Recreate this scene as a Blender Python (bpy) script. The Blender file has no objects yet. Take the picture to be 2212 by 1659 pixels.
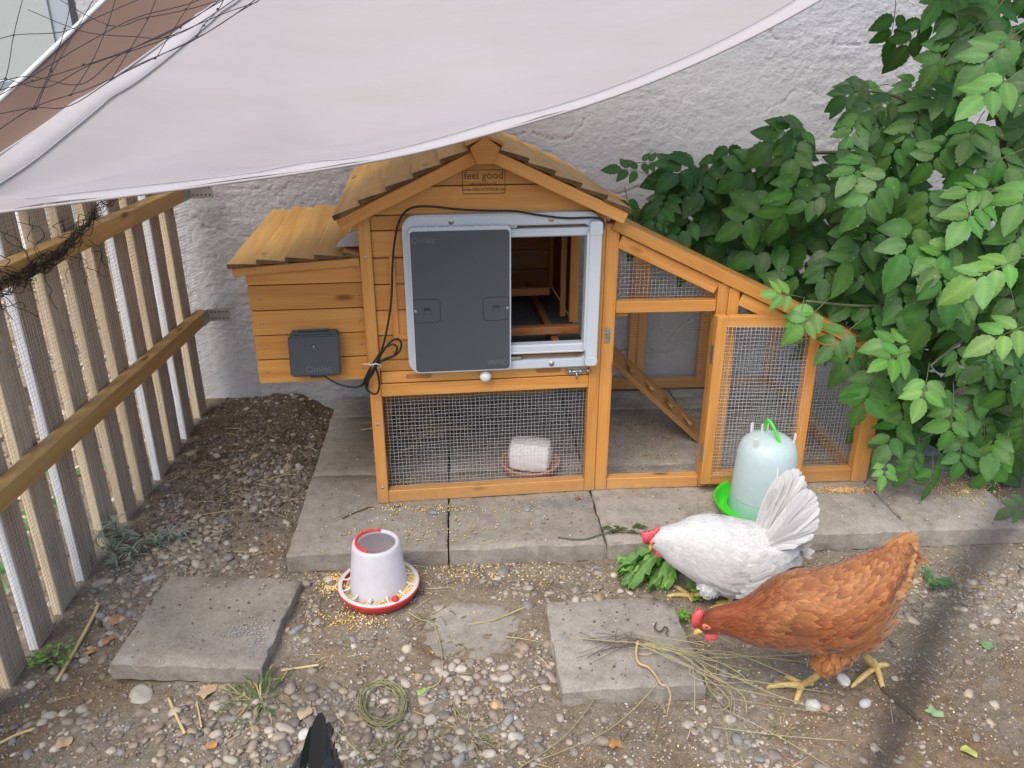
import bpy, bmesh, math, random
import numpy as np
from mathutils import Vector, Matrix

random.seed(7)
RNG = np.random.default_rng(7)
S = bpy.context.scene
C = S.collection
rad = math.radians

# ------------------------------------------------------------------ camera, sky, sun, exposure
CAM_H, PITCH = 1.45, rad(22.9)
cam = bpy.data.cameras.new('camera')
cam_o = bpy.data.objects.new('camera', cam)
C.objects.link(cam_o)
cam_o.location = (0, 0, CAM_H)
cam_o.rotation_euler = (rad(90) - PITCH, 0, 0)
cam.sensor_width = 36.0
cam.lens = 36.0 * 1730 / 2212
cam.clip_start = 0.01
cam.dof.use_dof = True
cam.dof.focus_distance = 2.3
cam.dof.aperture_fstop = 8.0
cam.clip_end = 200
S.camera = cam_o

SUN_EL, SUN_AZ = 55, 206          # azimuth the light comes from, clockwise from +Y
wd = bpy.data.worlds.new('World')
S.world = wd
wd.use_nodes = True
wn = wd.node_tree
bg = wn.nodes['Background']
sky = wn.nodes.new('ShaderNodeTexSky')
sky.sky_type = 'NISHITA'
sky.sun_disc = False
sky.sun_elevation = rad(SUN_EL)
sky.sun_rotation = rad(SUN_AZ)
sky.air_density = 1.0
sky.dust_density = 3.0
sky.ozone_density = 1.0
wn.links.new(sky.outputs[0], bg.inputs[0])
bg.inputs[1].default_value = 0.15
sl = bpy.data.lights.new('sun', 'SUN')
sl.energy = 1.3
sl.angle = rad(45)
sl.color = (1.0, 0.95, 0.87)
so = bpy.data.objects.new('sun', sl)
C.objects.link(so)
v = Vector((math.sin(rad(SUN_AZ)) * math.cos(rad(SUN_EL)), math.cos(rad(SUN_AZ)) * math.cos(rad(SUN_EL)), math.sin(rad(SUN_EL))))
so.rotation_euler = v.to_track_quat('Z', 'Y').to_euler()
so.location = (-3, -3, 6)
S.view_settings.view_transform = 'Standard'
S.view_settings.look = 'None'
S.view_settings.exposure = 0.70
S.view_settings.gamma = 1.0
S.view_settings.use_curve_mapping = False
S.cycles.adaptive_threshold = 0.02
S.cycles.use_light_tree = False
S.cycles.max_bounces = 5
S.cycles.diffuse_bounces = 3
S.cycles.glossy_bounces = 2
S.cycles.transmission_bounces = 4
S.cycles.transparent_max_bounces = 8
S.cycles.caustics_reflective = False
S.cycles.caustics_refractive = False

# ------------------------------------------------------------------ surveying helpers (pixel of the 2212-wide print -> point in the yard)
FPX = 1730.0
def ray(x, y):
    u = (x - 1106) / FPX; w = (y - 829.5) / FPX
    return Vector((u, math.cos(PITCH) - w * math.sin(PITCH), -math.sin(PITCH) - w * math.cos(PITCH)))
def at_z(x, y, z=0.0):
    d = ray(x, y); t = (z - CAM_H) / d.z
    return Vector((0, 0, CAM_H)) + d * t
def at_y(x, y, Y):
    d = ray(x, y)
    return Vector((0, 0, CAM_H)) + d * (Y / d.y)

# ------------------------------------------------------------------ noise
def vnoise(x, y, freq, seed):
    r = np.random.default_rng(seed).random((256, 256))
    X = np.asarray(x) * freq + 1000.3; Y = np.asarray(y) * freq + 1000.7
    xi = np.floor(X).astype(int); yi = np.floor(Y).astype(int)
    fx = X - xi; fy = Y - yi
    fx = fx * fx * fx * (fx * (fx * 6 - 15) + 10); fy = fy * fy * fy * (fy * (fy * 6 - 15) + 10)
    a = r[xi & 255, yi & 255]; b = r[(xi + 1) & 255, yi & 255]
    c = r[xi & 255, (yi + 1) & 255]; d = r[(xi + 1) & 255, (yi + 1) & 255]
    return (a * (1 - fx) + b * fx) * (1 - fy) + (c * (1 - fx) + d * fx) * fy - 0.5
def fbm(x, y, freq, octs, seed, gain=0.5):
    s = 0; a = 1.0
    for i in range(octs):
        s = s + a * vnoise(x, y, freq * 2.03 ** i, seed + i * 17); a *= gain
    return s
def sstep(a, b, x):
    t = np.clip((np.asarray(x, dtype=float) - a) / (b - a), 0, 1)
    return t * t * (3 - 2 * t)

# ------------------------------------------------------------------ object helpers
def link(o, parent=None):
    C.objects.link(o)
    if parent is not None:
        o.parent = parent
    return o
def tag(o, label, cat, group=None):
    o['label'] = label; o['category'] = cat
    if group: o['group'] = group
    return o
def thing(name, label, cat, loc=(0, 0, 0), rz=0.0, group=None):
    o = bpy.data.objects.new(name, None)
    o.empty_display_size = 0.05
    link(o); o.location = loc; o.rotation_euler = (0, 0, rz)
    return tag(o, label, cat, group)
def mk(name, verts, faces, mat, parent=None, smooth=False):
    me = bpy.data.meshes.new(name)
    me.from_pydata([tuple(p) for p in verts], [], faces)
    me.materials.append(mat)
    if smooth:
        me.polygons.foreach_set('use_smooth', [True] * len(me.polygons))
    me.update()
    return link(bpy.data.objects.new(name, me), parent)
def mk_np(name, V, T, mat, parent=None, smooth=True, col=None):
    """triangle (or quad) mesh from numpy arrays, with an optional per-vertex colour"""
    V = np.ascontiguousarray(V, dtype=np.float32); T = np.ascontiguousarray(T, dtype=np.int32)
    k = T.shape[1]
    me = bpy.data.meshes.new(name)
    me.vertices.add(len(V)); me.vertices.foreach_set('co', V.ravel())
    me.loops.add(T.size); me.loops.foreach_set('vertex_index', T.ravel())
    me.polygons.add(len(T)); me.polygons.foreach_set('loop_start', np.arange(0, T.size, k, dtype=np.int32))
    me.update(calc_edges=True)
    me.polygons.foreach_set('use_smooth', np.full(len(T), smooth))
    if col is not None:
        a = me.color_attributes.new('tint', 'FLOAT_COLOR', 'POINT')
        c4 = np.ones((len(V), 4), dtype=np.float32); c4[:, :3] = col
        a.data.foreach_set('color', c4.ravel())
    me.materials.append(mat)
    me.validate()
    return link(bpy.data.objects.new(name, me), parent)
STUFF = ('blade_cluster', 'dry_blade_cluster', 'leaf_cluster', 'stem_cluster', 'leaf_rosette', 'stem_bundle', 'rootlet_bundle', 'net_cord', 'net_knot')
def from_bm(name, bm, mat, parent=None, smooth=False):
    me = bpy.data.meshes.new(name)
    bmesh.ops.recalc_face_normals(bm, faces=bm.faces)
    bm.to_mesh(me); bm.free()
    me.materials.append(mat)
    if smooth:
        me.polygons.foreach_set('use_smooth', [True] * len(me.polygons))
    return link(bpy.data.objects.new(name, me), parent)
def frame_of(a, b, up=(0, 0, 1)):
    a = Vector(a); b = Vector(b)
    x = (b - a).normalized(); z = Vector(up); z = (z - x * z.dot(x))
    if z.length < 1e-5:
        z = Vector((0, -1, 0)); z = z - x * z.dot(x)
    z.normalize(); y = z.cross(x)
    m = Matrix((x, y, z)).transposed().to_4x4()
    m.translation = (a + b) / 2
    return m
FRM = {}          # local frames of the timbers, for parts that hang on them
def board(name, parent, a, b, w, t, mat, up=(0, 0, 1), bev=0.0018):
    """a straight timber from a to b; w across 'up', t across the other way; grain along its own X"""
    L = (Vector(b) - Vector(a)).length
    bm = bmesh.new()
    bmesh.ops.create_cube(bm, size=1.0, matrix=Matrix.Diagonal((L, t, w, 1)))
    bmesh.ops.bevel(bm, geom=list(bm.edges), offset=bev, segments=1, affect='EDGES')
    o = from_bm(name, bm, mat, parent)
    FRM[o.name] = frame_of(a, b, up)
    o.matrix_local = FRM[o.name]
    return o
def box(name, parent, x0, x1, y0, y1, z0, z1, mat, bev=0.0018):
    """axis-aligned timber whose grain runs along its longest side"""
    d = [x1 - x0, y1 - y0, z1 - z0]; i = d.index(max(d)); c = [(x0 + x1) / 2, (y0 + y1) / 2, (z0 + z1) / 2]
    a = list(c); b = list(c); a[i] -= d[i] / 2; b[i] += d[i] / 2
    if i == 0: return board(name, parent, a, b, d[2], d[1], mat, (0, 0, 1), bev)
    if i == 1: return board(name, parent, a, b, d[2], d[0], mat, (0, 0, 1), bev)
    return board(name, parent, a, b, d[0], d[1], mat, (1, 0, 0), bev)
def prism(name, parent, poly, y0, y1, mat, bev=0.0):
    """polygon in the x-z plane given thickness from y0 to y1"""
    bm = bmesh.new()
    f = [bm.verts.new((p[0], y0, p[1])) for p in poly]; g = [bm.verts.new((p[0], y1, p[1])) for p in poly]
    bm.faces.new(f); bm.faces.new(g[::-1])
    n = len(poly)
    for i in range(n):
        bm.faces.new((f[i], g[i], g[(i + 1) % n], f[(i + 1) % n]))
    if bev:
        bmesh.ops.bevel(bm, geom=list(bm.edges), offset=bev, segments=2, affect='EDGES', clamp_overlap=True)
    return from_bm(name, bm, mat, parent)
def rrect(x0, x1, z0, z1, r, n=6):
    out = []
    for cx, cz, a0 in ((x1 - r, z1 - r, 0), (x0 + r, z1 - r, 90), (x0 + r, z0 + r, 180), (x1 - r, z0 + r, 270)):
        for i in range(n + 1):
            a = rad(a0 + 90 * i / n); out.append((cx + r * math.cos(a), cz + r * math.sin(a)))
    return out
def ring_plate(name, parent, outer, inner, y0, y1, mat):
    """flat frame between two loops of equal length"""
    n = len(outer); V = []; F = []
    for y in (y0, y1):
        V += [(p[0], y, p[1]) for p in outer] + [(p[0], y, p[1]) for p in inner]
    for i in range(n):
        j = (i + 1) % n
        F += [(i, j, n + j, n + i), (2 * n + i, 3 * n + i, 3 * n + j, 2 * n + j),
              (i, 2 * n + i, 2 * n + j, j), (n + i, n + j, 3 * n + j, 3 * n + i)]
    return mk(name, V, F, mat, parent)
def catmull(P, per=6):
    P = [Vector(p) for p in P]
    if len(P) < 3: return P
    out = []
    for i in range(len(P) - 1):
        p0 = P[max(i - 1, 0)]; p1 = P[i]; p2 = P[i + 1]; p3 = P[min(i + 2, len(P) - 1)]
        for k in range(per):
            t = k / per
            out.append(0.5 * ((2 * p1) + (p2 - p0) * t + (2 * p0 - 5 * p1 + 4 * p2 - p3) * t * t + (3 * p1 - p0 - 3 * p2 + p3) * t ** 3))
    out.append(P[-1])
    return out
def tube_data(P, R, n=6, base=0):
    P = [Vector(p) for p in P]; V = []; F = []
    if not hasattr(R, '__len__'): R = [R] * len(P)
    up = Vector((0.13, 0.21, 0.97))
    for i, p in enumerate(P):
        t = (P[min(i + 1, len(P) - 1)] - P[max(i - 1, 0)])
        t = t.normalized() if t.length > 1e-9 else Vector((0, 0, 1))
        a = up - t * up.dot(t)
        if a.length < 1e-3: a = Vector((1, 0, 0)) - t * t.x
        a.normalize(); b = t.cross(a); up = a
        for k in range(n):
            an = 2 * math.pi * k / n
            V.append(p + (a * math.cos(an) + b * math.sin(an)) * R[i])
    m = len(P)
    for i in range(m - 1):
        for k in range(n):
            k2 = (k + 1) % n
            F.append((base + i * n + k, base + i * n + k2, base + (i + 1) * n + k2, base + (i + 1) * n + k))
    F.append(tuple(base + k for k in range(n))[::-1]); F.append(tuple(base + (m - 1) * n + k for k in range(n)))
    return V, F
def tube(name, P, R, mat, parent=None, n=6, smooth=True):
    V, F = tube_data(P, R, n)
    return mk(name, V, F, mat, parent, smooth)
def tubes(name, items, mat, parent=None, n=5):
    V = []; F = []
    for P, R in items:
        v2, f2 = tube_data(P, R, n, len(V)); V += v2; F += f2
    return mk(name, V, F, mat, parent, True)
def lathe(name, prof, mat, parent=None, n=40, loc=(0, 0, 0), close=True):
    V = []; F = []
    m = len(prof)
    for i in range(n):
        a = 2 * math.pi * i / n
        for r, z in prof:
            V.append((r * math.cos(a), r * math.sin(a), z))
    for i in range(n):
        j = (i + 1) % n
        for k in range(m - 1):
            F.append((i * m + k, j * m + k, j * m + k + 1, i * m + k + 1))
    bm = bmesh.new()
    vs = [bm.verts.new(p) for p in V]
    for f in F:
        bm.faces.new([vs[q] for q in f])
    bmesh.ops.remove_doubles(bm, verts=bm.verts, dist=1e-6)
    o = from_bm(name, bm, mat, parent, True)
    o.location = loc
    return o
ICO = {}
def ico(sub):
    if sub not in ICO:
        bm = bmesh.new(); bmesh.ops.create_icosphere(bm, subdivisions=sub, radius=1.0)
        bm.verts.ensure_lookup_table()
        ICO[sub] = (np.array([tuple(p.co) for p in bm.verts]), np.array([[q.index for q in f.verts] for f in bm.faces]))
        bm.free()
    return ICO[sub]
def blob(name, loc, r, mat, parent=None, sub=3, rough=0.0, seed=0):
    V, T = ico(sub); V = V.copy()
    if rough:
        k = 1 + rough * (vnoise(V[:, 0] + 3, V[:, 1] + V[:, 2] * .7, 1.6, seed) + 0.5 * vnoise(V[:, 2], V[:, 1] - V[:, 0] * .6, 3.7, seed + 3))
        V *= k[:, None]
    V = V * np.array(r)
    o = mk_np(name, V, T, mat, parent)
    o.location = loc
    return o
def lettering(name, text, size, mat, parent, loc, rot=(math.pi / 2, 0, 0), depth=0.0004, align='CENTER'):
    cu = bpy.data.curves.new(name, 'FONT')
    cu.body = text; cu.size = size; cu.extrude = depth; cu.align_x = align; cu.align_y = 'CENTER'; cu.resolution_u = 3
    tmp = bpy.data.objects.new(name + '_tmp', cu); C.objects.link(tmp)
    dg = bpy.context.evaluated_depsgraph_get()
    me = bpy.data.meshes.new_from_object(tmp.evaluated_get(dg))
    bpy.data.objects.remove(tmp)
    me.materials.clear(); me.materials.append(mat)
    o = link(bpy.data.objects.new(name, me), parent)
    o.location = loc; o.rotation_euler = rot
    return o

# ------------------------------------------------------------------ materials
MATS = {}
def newmat(name):
    m = bpy.data.materials.new(name); m.use_nodes = True
    MATS[name] = m
    return m, m.node_tree, m.node_tree.nodes['Principled BSDF']
def N(nt, kind, **kw):
    n = nt.nodes.new(kind)
    for k, val in kw.items():
        if k.startswith('i_'):
            n.inputs[k[2:].replace('_', ' ')].default_value = val
        else:
            setattr(n, k, val)
    return n
def ramp(nt, src, stops):
    r = nt.nodes.new('ShaderNodeValToRGB')
    el = r.color_ramp.elements
    while len(el) < len(stops): el.new(0.5)
    for e, (p, c) in zip(el, stops):
        e.position = p; e.color = (*c, 1) if len(c) == 3 else c
    nt.links.new(src, r.inputs[0])
    return r.outputs[0]
def mixc(nt, a, b, fac, mode='MIX'):
    m = nt.nodes.new('ShaderNodeMix'); m.data_type = 'RGBA'; m.blend_type = mode
    for sock, val in ((m.inputs[0], fac), (m.inputs[6], a), (m.inputs[7], b)):
        if hasattr(val, 'links'): nt.links.new(val, sock)
        elif isinstance(val, (int, float)): sock.default_value = val
        else: sock.default_value = (*val, 1)
    return m.outputs[2]
def noise(nt, vec, scale, detail=4, rough=0.55, dist=0.0):
    n = N(nt, 'ShaderNodeTexNoise', i_Scale=scale, i_Detail=detail, i_Roughness=rough, i_Distortion=dist)
    if vec is not None: nt.links.new(vec, n.inputs['Vector'])
    return n.outputs['Fac']
def bump(nt, bs, h, strength, dist=0.002):
    b = N(nt, 'ShaderNodeBump', i_Strength=strength, i_Distance=dist)
    nt.links.new(h, b.inputs['Height']); nt.links.new(b.outputs[0], bs.inputs['Normal'])
def coords(nt, which='Object', scale=(1, 1, 1), rand=0.0):
    tc = nt.nodes.new('ShaderNodeTexCoord'); mp = nt.nodes.new('ShaderNodeMapping')
    nt.links.new(tc.outputs[which], mp.inputs[0]); mp.inputs['Scale'].default_value = scale
    if rand:
        oi = nt.nodes.new('ShaderNodeObjectInfo'); mu = N(nt, 'ShaderNodeVectorMath', operation='SCALE')
        cx = nt.nodes.new('ShaderNodeCombineXYZ')
        for i in range(3): nt.links.new(oi.outputs['Random'], cx.inputs[i])
        nt.links.new(cx.outputs[0], mu.inputs[0]); mu.inputs['Scale'].default_value = rand
        nt.links.new(mu.outputs[0], mp.inputs['Location'])
    return mp.outputs[0]
def wood(name, light, mid, dark, rough=0.55, grain=1.0, dirt=None, knots=True, bumpy=0.25, splash=False):
    m, nt, bs = newmat(name)
    vc = coords(nt, 'Object', (1, 1, 1), 37.0)
    g = coords(nt, 'Object', (1.6, 26, 26), 37.0)
    gf = coords(nt, 'Object', (5, 160, 160), 37.0)
    n1 = noise(nt, g, 1.0, 5, 0.6, 0.6)
    n2 = noise(nt, gf, 1.0, 3, 0.6)
    c = ramp(nt, n1, [(0.28, dark), (0.48, mid), (0.72, light)])
    c2 = ramp(nt, n2, [(0.3, (0.72, 0.68, 0.62)), (0.65, (1, 1, 1))])
    c = mixc(nt, c, c2, 0.55 * grain, 'MULTIPLY')
    if knots:
        vo = N(nt, 'ShaderNodeTexVoronoi', i_Scale=1.0, feature='F1')
        kc = coords(nt, 'Object', (3.2, 9, 9), 37.0)
        nt.links.new(kc, vo.inputs['Vector'])
        k = ramp(nt, vo.outputs['Distance'], [(0.05, (0.22, 0.11, 0.05)), (0.13, (1, 1, 1))])
        c = mixc(nt, c, k, 0.85, 'MULTIPLY')
    oi = nt.nodes.new('ShaderNodeObjectInfo')
    tone = ramp(nt, oi.outputs['Random'], [(0.0, (0.84, 0.82, 0.78)), (1.0, (1.06, 1.04, 1.0))])
    c = mixc(nt, c, tone, 1.0, 'MULTIPLY')
    if dirt:
        d = noise(nt, vc, 9.0, 6, 0.7)
        f = ramp(nt, d, [(0.5, (0, 0, 0)), (0.72, (1, 1, 1))])
        c = mixc(nt, c, dirt, f)
    if splash:       # grey-brown mud splashed on whatever stands on the ground
        ge = nt.nodes.new('ShaderNodeNewGeometry'); sx = nt.nodes.new('ShaderNodeSeparateXYZ'); nt.links.new(ge.outputs['Position'], sx.inputs[0])
        mr = N(nt, 'ShaderNodeMapRange'); nt.links.new(sx.outputs[2], mr.inputs[0])
        mr.inputs[1].default_value = 0.0; mr.inputs[2].default_value = 0.11; mr.inputs[3].default_value = 0.62; mr.inputs[4].default_value = 0.0
        sn = ramp(nt, noise(nt, ge.outputs['Position'], 40, 5, 0.7), [(0.30, (0.1,) * 3), (0.65, (1, 1, 1))])
        sf = mixc(nt, mr.outputs[0], sn, 1.0, 'MULTIPLY')
        c = mixc(nt, c, (0.36, 0.255, 0.15), sf)
    nt.links.new(c, bs.inputs['Base Color'])
    bs.inputs['Roughness'].default_value = rough
    bump(nt, bs, n2, bumpy, 0.001)
    return m
def plain(name, col, rough=0.5, metal=0.0, bumpscale=0, bumpstr=0.1, var=0.0, spec=0.5):
    m, nt, bs = newmat(name)
    bs.inputs['Base Color'].default_value = (*col, 1)
    bs.inputs['Roughness'].default_value = rough; bs.inputs['Metallic'].default_value = metal
    bs.inputs['Specular IOR Level'].default_value = spec
    if bumpscale or var:
        vc = coords(nt)
        if var:
            f = noise(nt, vc, 14.0, 5, 0.65)
            c = mixc(nt, tuple(x * (1 - var) for x in col), tuple(min(1, x * (1 + var)) for x in col), f)
            nt.links.new(c, bs.inputs['Base Color'])
        if bumpscale:
            bump(nt, bs, noise(nt, vc, bumpscale, 3), bumpstr, 0.001)
    return m
def tinted(name, rough=0.7, var=0.25, nscale=60, bumpstr=0.2, sheen=0.0, transl=0.0, spec=0.4):
    """colour comes from the per-vertex attribute 'tint', broken up by noise"""
    m, nt, bs = newmat(name)
    at = N(nt, 'ShaderNodeAttribute', attribute_name='tint')
    vc = coords(nt)
    f = noise(nt, vc, nscale, 5, 0.65)
    k = ramp(nt, f, [(0.25, (1 - var,) * 3), (0.75, (1 + var * .6,) * 3)])
    c = mixc(nt, at.outputs['Color'], k, 1.0, 'MULTIPLY')
    nt.links.new(c, bs.inputs['Base Color'])
    bs.inputs['Roughness'].default_value = rough
    bs.inputs['Specular IOR Level'].default_value = spec
    if sheen:
        bs.inputs['Sheen Weight'].default_value = sheen
    if bumpstr: bump(nt, bs, f, bumpstr, 0.001)
    if transl:
        tr = nt.nodes.new('ShaderNodeBsdfTranslucent'); mx = nt.nodes.new('ShaderNodeMixShader')
        mx.inputs[0].default_value = transl
        nt.links.new(c, tr.inputs[0]); nt.links.new(bs.outputs[0], mx.inputs[1]); nt.links.new(tr.outputs[0], mx.inputs[2])
        nt.links.new(mx.outputs[0], nt.nodes['Material Output'].inputs[0])
    return m

W_COOP = wood('honey_stained_fir', (0.74, 0.375, 0.112), (0.675, 0.31, 0.078), (0.56, 0.225, 0.048), 0.45, 0.8, None, True, 0.25, True)
W_ROOF = wood('weathered_roof_fir', (0.74, 0.46, 0.15), (0.67, 0.375, 0.102), (0.55, 0.275, 0.066), 0.6, 0.8, (0.53, 0.32, 0.11))
W_END = wood('weathered_end_grain', (0.20, 0.125, 0.06), (0.13, 0.075, 0.035), (0.07, 0.04, 0.02), 0.8, 1.0, None, False)
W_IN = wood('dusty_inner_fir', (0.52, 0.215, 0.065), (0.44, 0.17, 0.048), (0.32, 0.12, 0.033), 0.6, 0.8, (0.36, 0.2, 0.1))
W_DUST = wood('dusty_ramp_fir', (0.55, 0.30, 0.11), (0.47, 0.24, 0.08), (0.36, 0.16, 0.05), 0.65, 0.9, (0.30, 0.2, 0.11))
W_RAIL = wood('yellow_rail_pine', (0.66, 0.45, 0.20), (0.58, 0.365, 0.14), (0.46, 0.27, 0.09), 0.55, 0.9, (0.46, 0.30, 0.12), True)
W_SLAT = wood('grey_brown_slat', (0.64, 0.51, 0.38), (0.54, 0.415, 0.295), (0.38, 0.28, 0.19), 0.75, 1.0, (0.36, 0.285, 0.21))
W_EDGE = wood('pale_sawn_edge', (0.78, 0.66, 0.47), (0.70, 0.57, 0.38), (0.56, 0.43, 0.27), 0.7, 0.8, None, False)
M_WHITEEDGE = plain('flaking_white_paint', (0.72, 0.74, 0.78), 0.6, 0, 120, 0.2, 0.12)
W_POST = wood('old_grey_post', (0.36, 0.29, 0.22), (0.28, 0.215, 0.16), (0.17, 0.13, 0.1), 0.8)
M_WIRE = plain('galvanised_wire', (0.60, 0.61, 0.62), 0.5, 0.2)
M_ZINC = plain('zinc_plate', (0.52, 0.53, 0.53), 0.38, 0.85, 80, 0.1, 0.1)
M_SCREW = plain('screw_steel', (0.50, 0.50, 0.48), 0.35, 0.9)
M_DOORGREY = plain('pale_grey_plastic', (0.56, 0.61, 0.66), 0.42, 0, 900, 0.05)
M_DARKGREY = plain('slate_grey_plastic', (0.068, 0.076, 0.09), 0.5, 0, 1200, 0.10, 0.06)
M_EMBOSS = plain('slate_grey_raised_letters', (0.14, 0.155, 0.175), 0.35)
M_BLACK = plain('black_rubber_cable', (0.012, 0.012, 0.013), 0.45)
M_TIE = plain('white_nylon', (0.8, 0.8, 0.78), 0.4)
M_KNOB = plain('white_ceramic_knob', (0.78, 0.79, 0.76), 0.2)
M_BURN = plain('burnt_brown_lettering', (0.11, 0.035, 0.012), 0.7)
M_RED = plain('red_plastic', (0.72, 0.035, 0.03), 0.35, 0, 300, 0.03)
M_GREEN = plain('green_plastic', (0.06, 0.60, 0.03), 0.33)
M_TERRA = plain('terracotta', (0.50, 0.25, 0.16), 0.85, 0, 200, 0.2, 0.2)
M_NET = plain('black_net_cord', (0.012, 0.012, 0.013), 0.7)
M_COMB = plain('red_comb_skin', (0.74, 0.09, 0.10), 0.45, 0, 500, 0.3, 0.15)
M_FACE = plain('pink_face_skin', (0.66, 0.16, 0.13), 0.55, 0, 700, 0.3, 0.2)
M_BEAK = plain('horn_yellow_beak', (0.72, 0.42, 0.12), 0.4)
M_EYE_O = plain('orange_iris', (0.55, 0.22, 0.05), 0.2)
M_EYE = plain('black_pupil', (0.005, 0.005, 0.005), 0.08)
M_STRAW = plain('dry_straw', (0.62, 0.49, 0.23), 0.6, 0, 90, 0.1, 0.2)
M_HAY = plain('dry_grass_stem', (0.36, 0.32, 0.17), 0.7, 0, 90, 0.1, 0.25)
M_ROOT = plain('pale_root', (0.52, 0.36, 0.19), 0.7, 0, 90, 0.1, 0.2)
M_TWIG = plain('dark_twig', (0.10, 0.07, 0.045), 0.85, 0, 90, 0.2, 0.3)
M_TAG = tinted('tinted_pieces', 0.7, 0.2)
M_PEB = tinted('pebble_stone', 0.62, 0.30, 55, 0.25)
M_FEATHER = tinted('feather', 0.62, 0.12, 160, 0.0, 0.25, 0.12, 0.3)
M_GRAIN = tinted('cracked_grain', 0.6, 0.15)
M_HERB = tinted('herb_leaf', 0.5, 0.2, 40, 0.1, 0, 0.25)

def scaly():
    m, nt, bs = newmat('yellow_scaly_leg')
    vc = coords(nt, 'Object', (1, 1, 1))
    vo = N(nt, 'ShaderNodeTexVoronoi', i_Scale=190.0, feature='DISTANCE_TO_EDGE'); nt.links.new(vc, vo.inputs['Vector'])
    c = ramp(nt, vo.outputs['Distance'], [(0.0, (0.42, 0.29, 0.10)), (0.12, (0.74, 0.58, 0.24))])
    c = mixc(nt, c, ramp(nt, noise(nt, vc, 30, 4), [(0.3, (0.75, 0.7, 0.65)), (0.7, (1.08, 1.05, 1.0))]), 1.0, 'MULTIPLY')
    nt.links.new(c, bs.inputs['Base Color']); bs.inputs['Roughness'].default_value = 0.5
    bump(nt, bs, vo.outputs['Distance'], 0.5, 0.001)
    return m
M_LEG = scaly()

def translucent_plastic(name, col, fac, rough=0.35, alpha=0.0):
    m, nt, bs = newmat(name)
    vc = coords(nt)
    dust = ramp(nt, noise(nt, vc, 34, 6, 0.7), [(0.45, (0, 0, 0)), (0.8, (0.5,) * 3)])
    cd = mixc(nt, col, tuple(x * k for x, k in zip(col, (.78, .74, .66))), dust)
    nt.links.new(cd, bs.inputs['Base Color']); bs.inputs['Roughness'].default_value = rough
    tr = nt.nodes.new('ShaderNodeBsdfTranslucent'); tr.inputs[0].default_value = (*col, 1)
    mx = nt.nodes.new('ShaderNodeMixShader'); mx.inputs[0].default_value = fac
    nt.links.new(bs.outputs[0], mx.inputs[1]); nt.links.new(tr.outputs[0], mx.inputs[2])
    last = mx.outputs[0]
    if alpha:
        tp = nt.nodes.new('ShaderNodeBsdfTransparent'); tp.inputs[0].default_value = (*col, 1)
        m2 = nt.nodes.new('ShaderNodeMixShader'); m2.inputs[0].default_value = alpha
        nt.links.new(last, m2.inputs[1]); nt.links.new(tp.outputs[0], m2.inputs[2]); last = m2.outputs[0]
    nt.links.new(last, nt.nodes['Material Output'].inputs[0])
    return m
M_MILKY = translucent_plastic('milky_plastic', (0.90, 0.90, 0.94), 0.42, 0.32, 0.13)
M_MILKRIM = translucent_plastic('milky_plastic_rim', (0.86, 0.85, 0.88), 0.35, 0.4)
M_BELL = translucent_plastic('clear_bell_plastic', (0.80, 0.93, 0.97), 0.42, 0.25, 0.14)
M_BAND = translucent_plastic('bell_plastic_over_water', (0.55, 0.86, 0.76), 0.4, 0.25, 0.12)
M_WATER = translucent_plastic('water_in_bell', (0.35, 0.74, 0.58), 0.55, 0.1, 0.35)

def cloth(name, col, trans, weave=0.06):
    m, nt, bs = newmat(name)
    vc = coords(nt)
    f = noise(nt, vc, 3.0, 4, 0.6)
    c = mixc(nt, tuple(x * 0.93 for x in col), tuple(min(1, x * 1.05) for x in col), f)
    sp = N(nt, 'ShaderNodeTexVoronoi', i_Scale=26.0); nt.links.new(vc, sp.inputs['Vector'])
    k = ramp(nt, sp.outputs['Distance'], [(0.02, (0.55, 0.45, 0.3)), (0.035, (1, 1, 1))])
    c = mixc(nt, c, k, 0.6, 'MULTIPLY')
    c = mixc(nt, c, ramp(nt, noise(nt, coords(nt, 'Object', (2, 9, 9)), 1.0, 5, 0.7), [(0.42, (1, 1, 1)), (0.75, (0.86, 0.82, 0.75))]), 0.45, 'MULTIPLY')
    nt.links.new(c, bs.inputs['Base Color']); bs.inputs['Roughness'].default_value = 0.75
    bs.inputs['Sheen Weight'].default_value = 0.15
    bump(nt, bs, noise(nt, vc, 500, 2), weave, 0.0005)
    tr = nt.nodes.new('ShaderNodeBsdfTranslucent'); nt.links.new(c, tr.inputs[0])
    mx = nt.nodes.new('ShaderNodeMixShader'); mx.inputs[0].default_value = trans
    nt.links.new(bs.outputs[0], mx.inputs[1]); nt.links.new(tr.outputs[0], mx.inputs[2])
    nt.links.new(mx.outputs[0], nt.nodes['Material Output'].inputs[0])
    return m
M_SAIL = cloth('cream_sail_cloth', (0.47, 0.44, 0.445), 0.30)
M_SAILEDGE = cloth('cream_sail_hem', (0.50, 0.47, 0.475), 0.15)
M_BROWNSAIL = cloth('shaded_sail_underside', (0.215, 0.135, 0.10), 0.15)  # brown base colour holds the shade on the sail's underside

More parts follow.
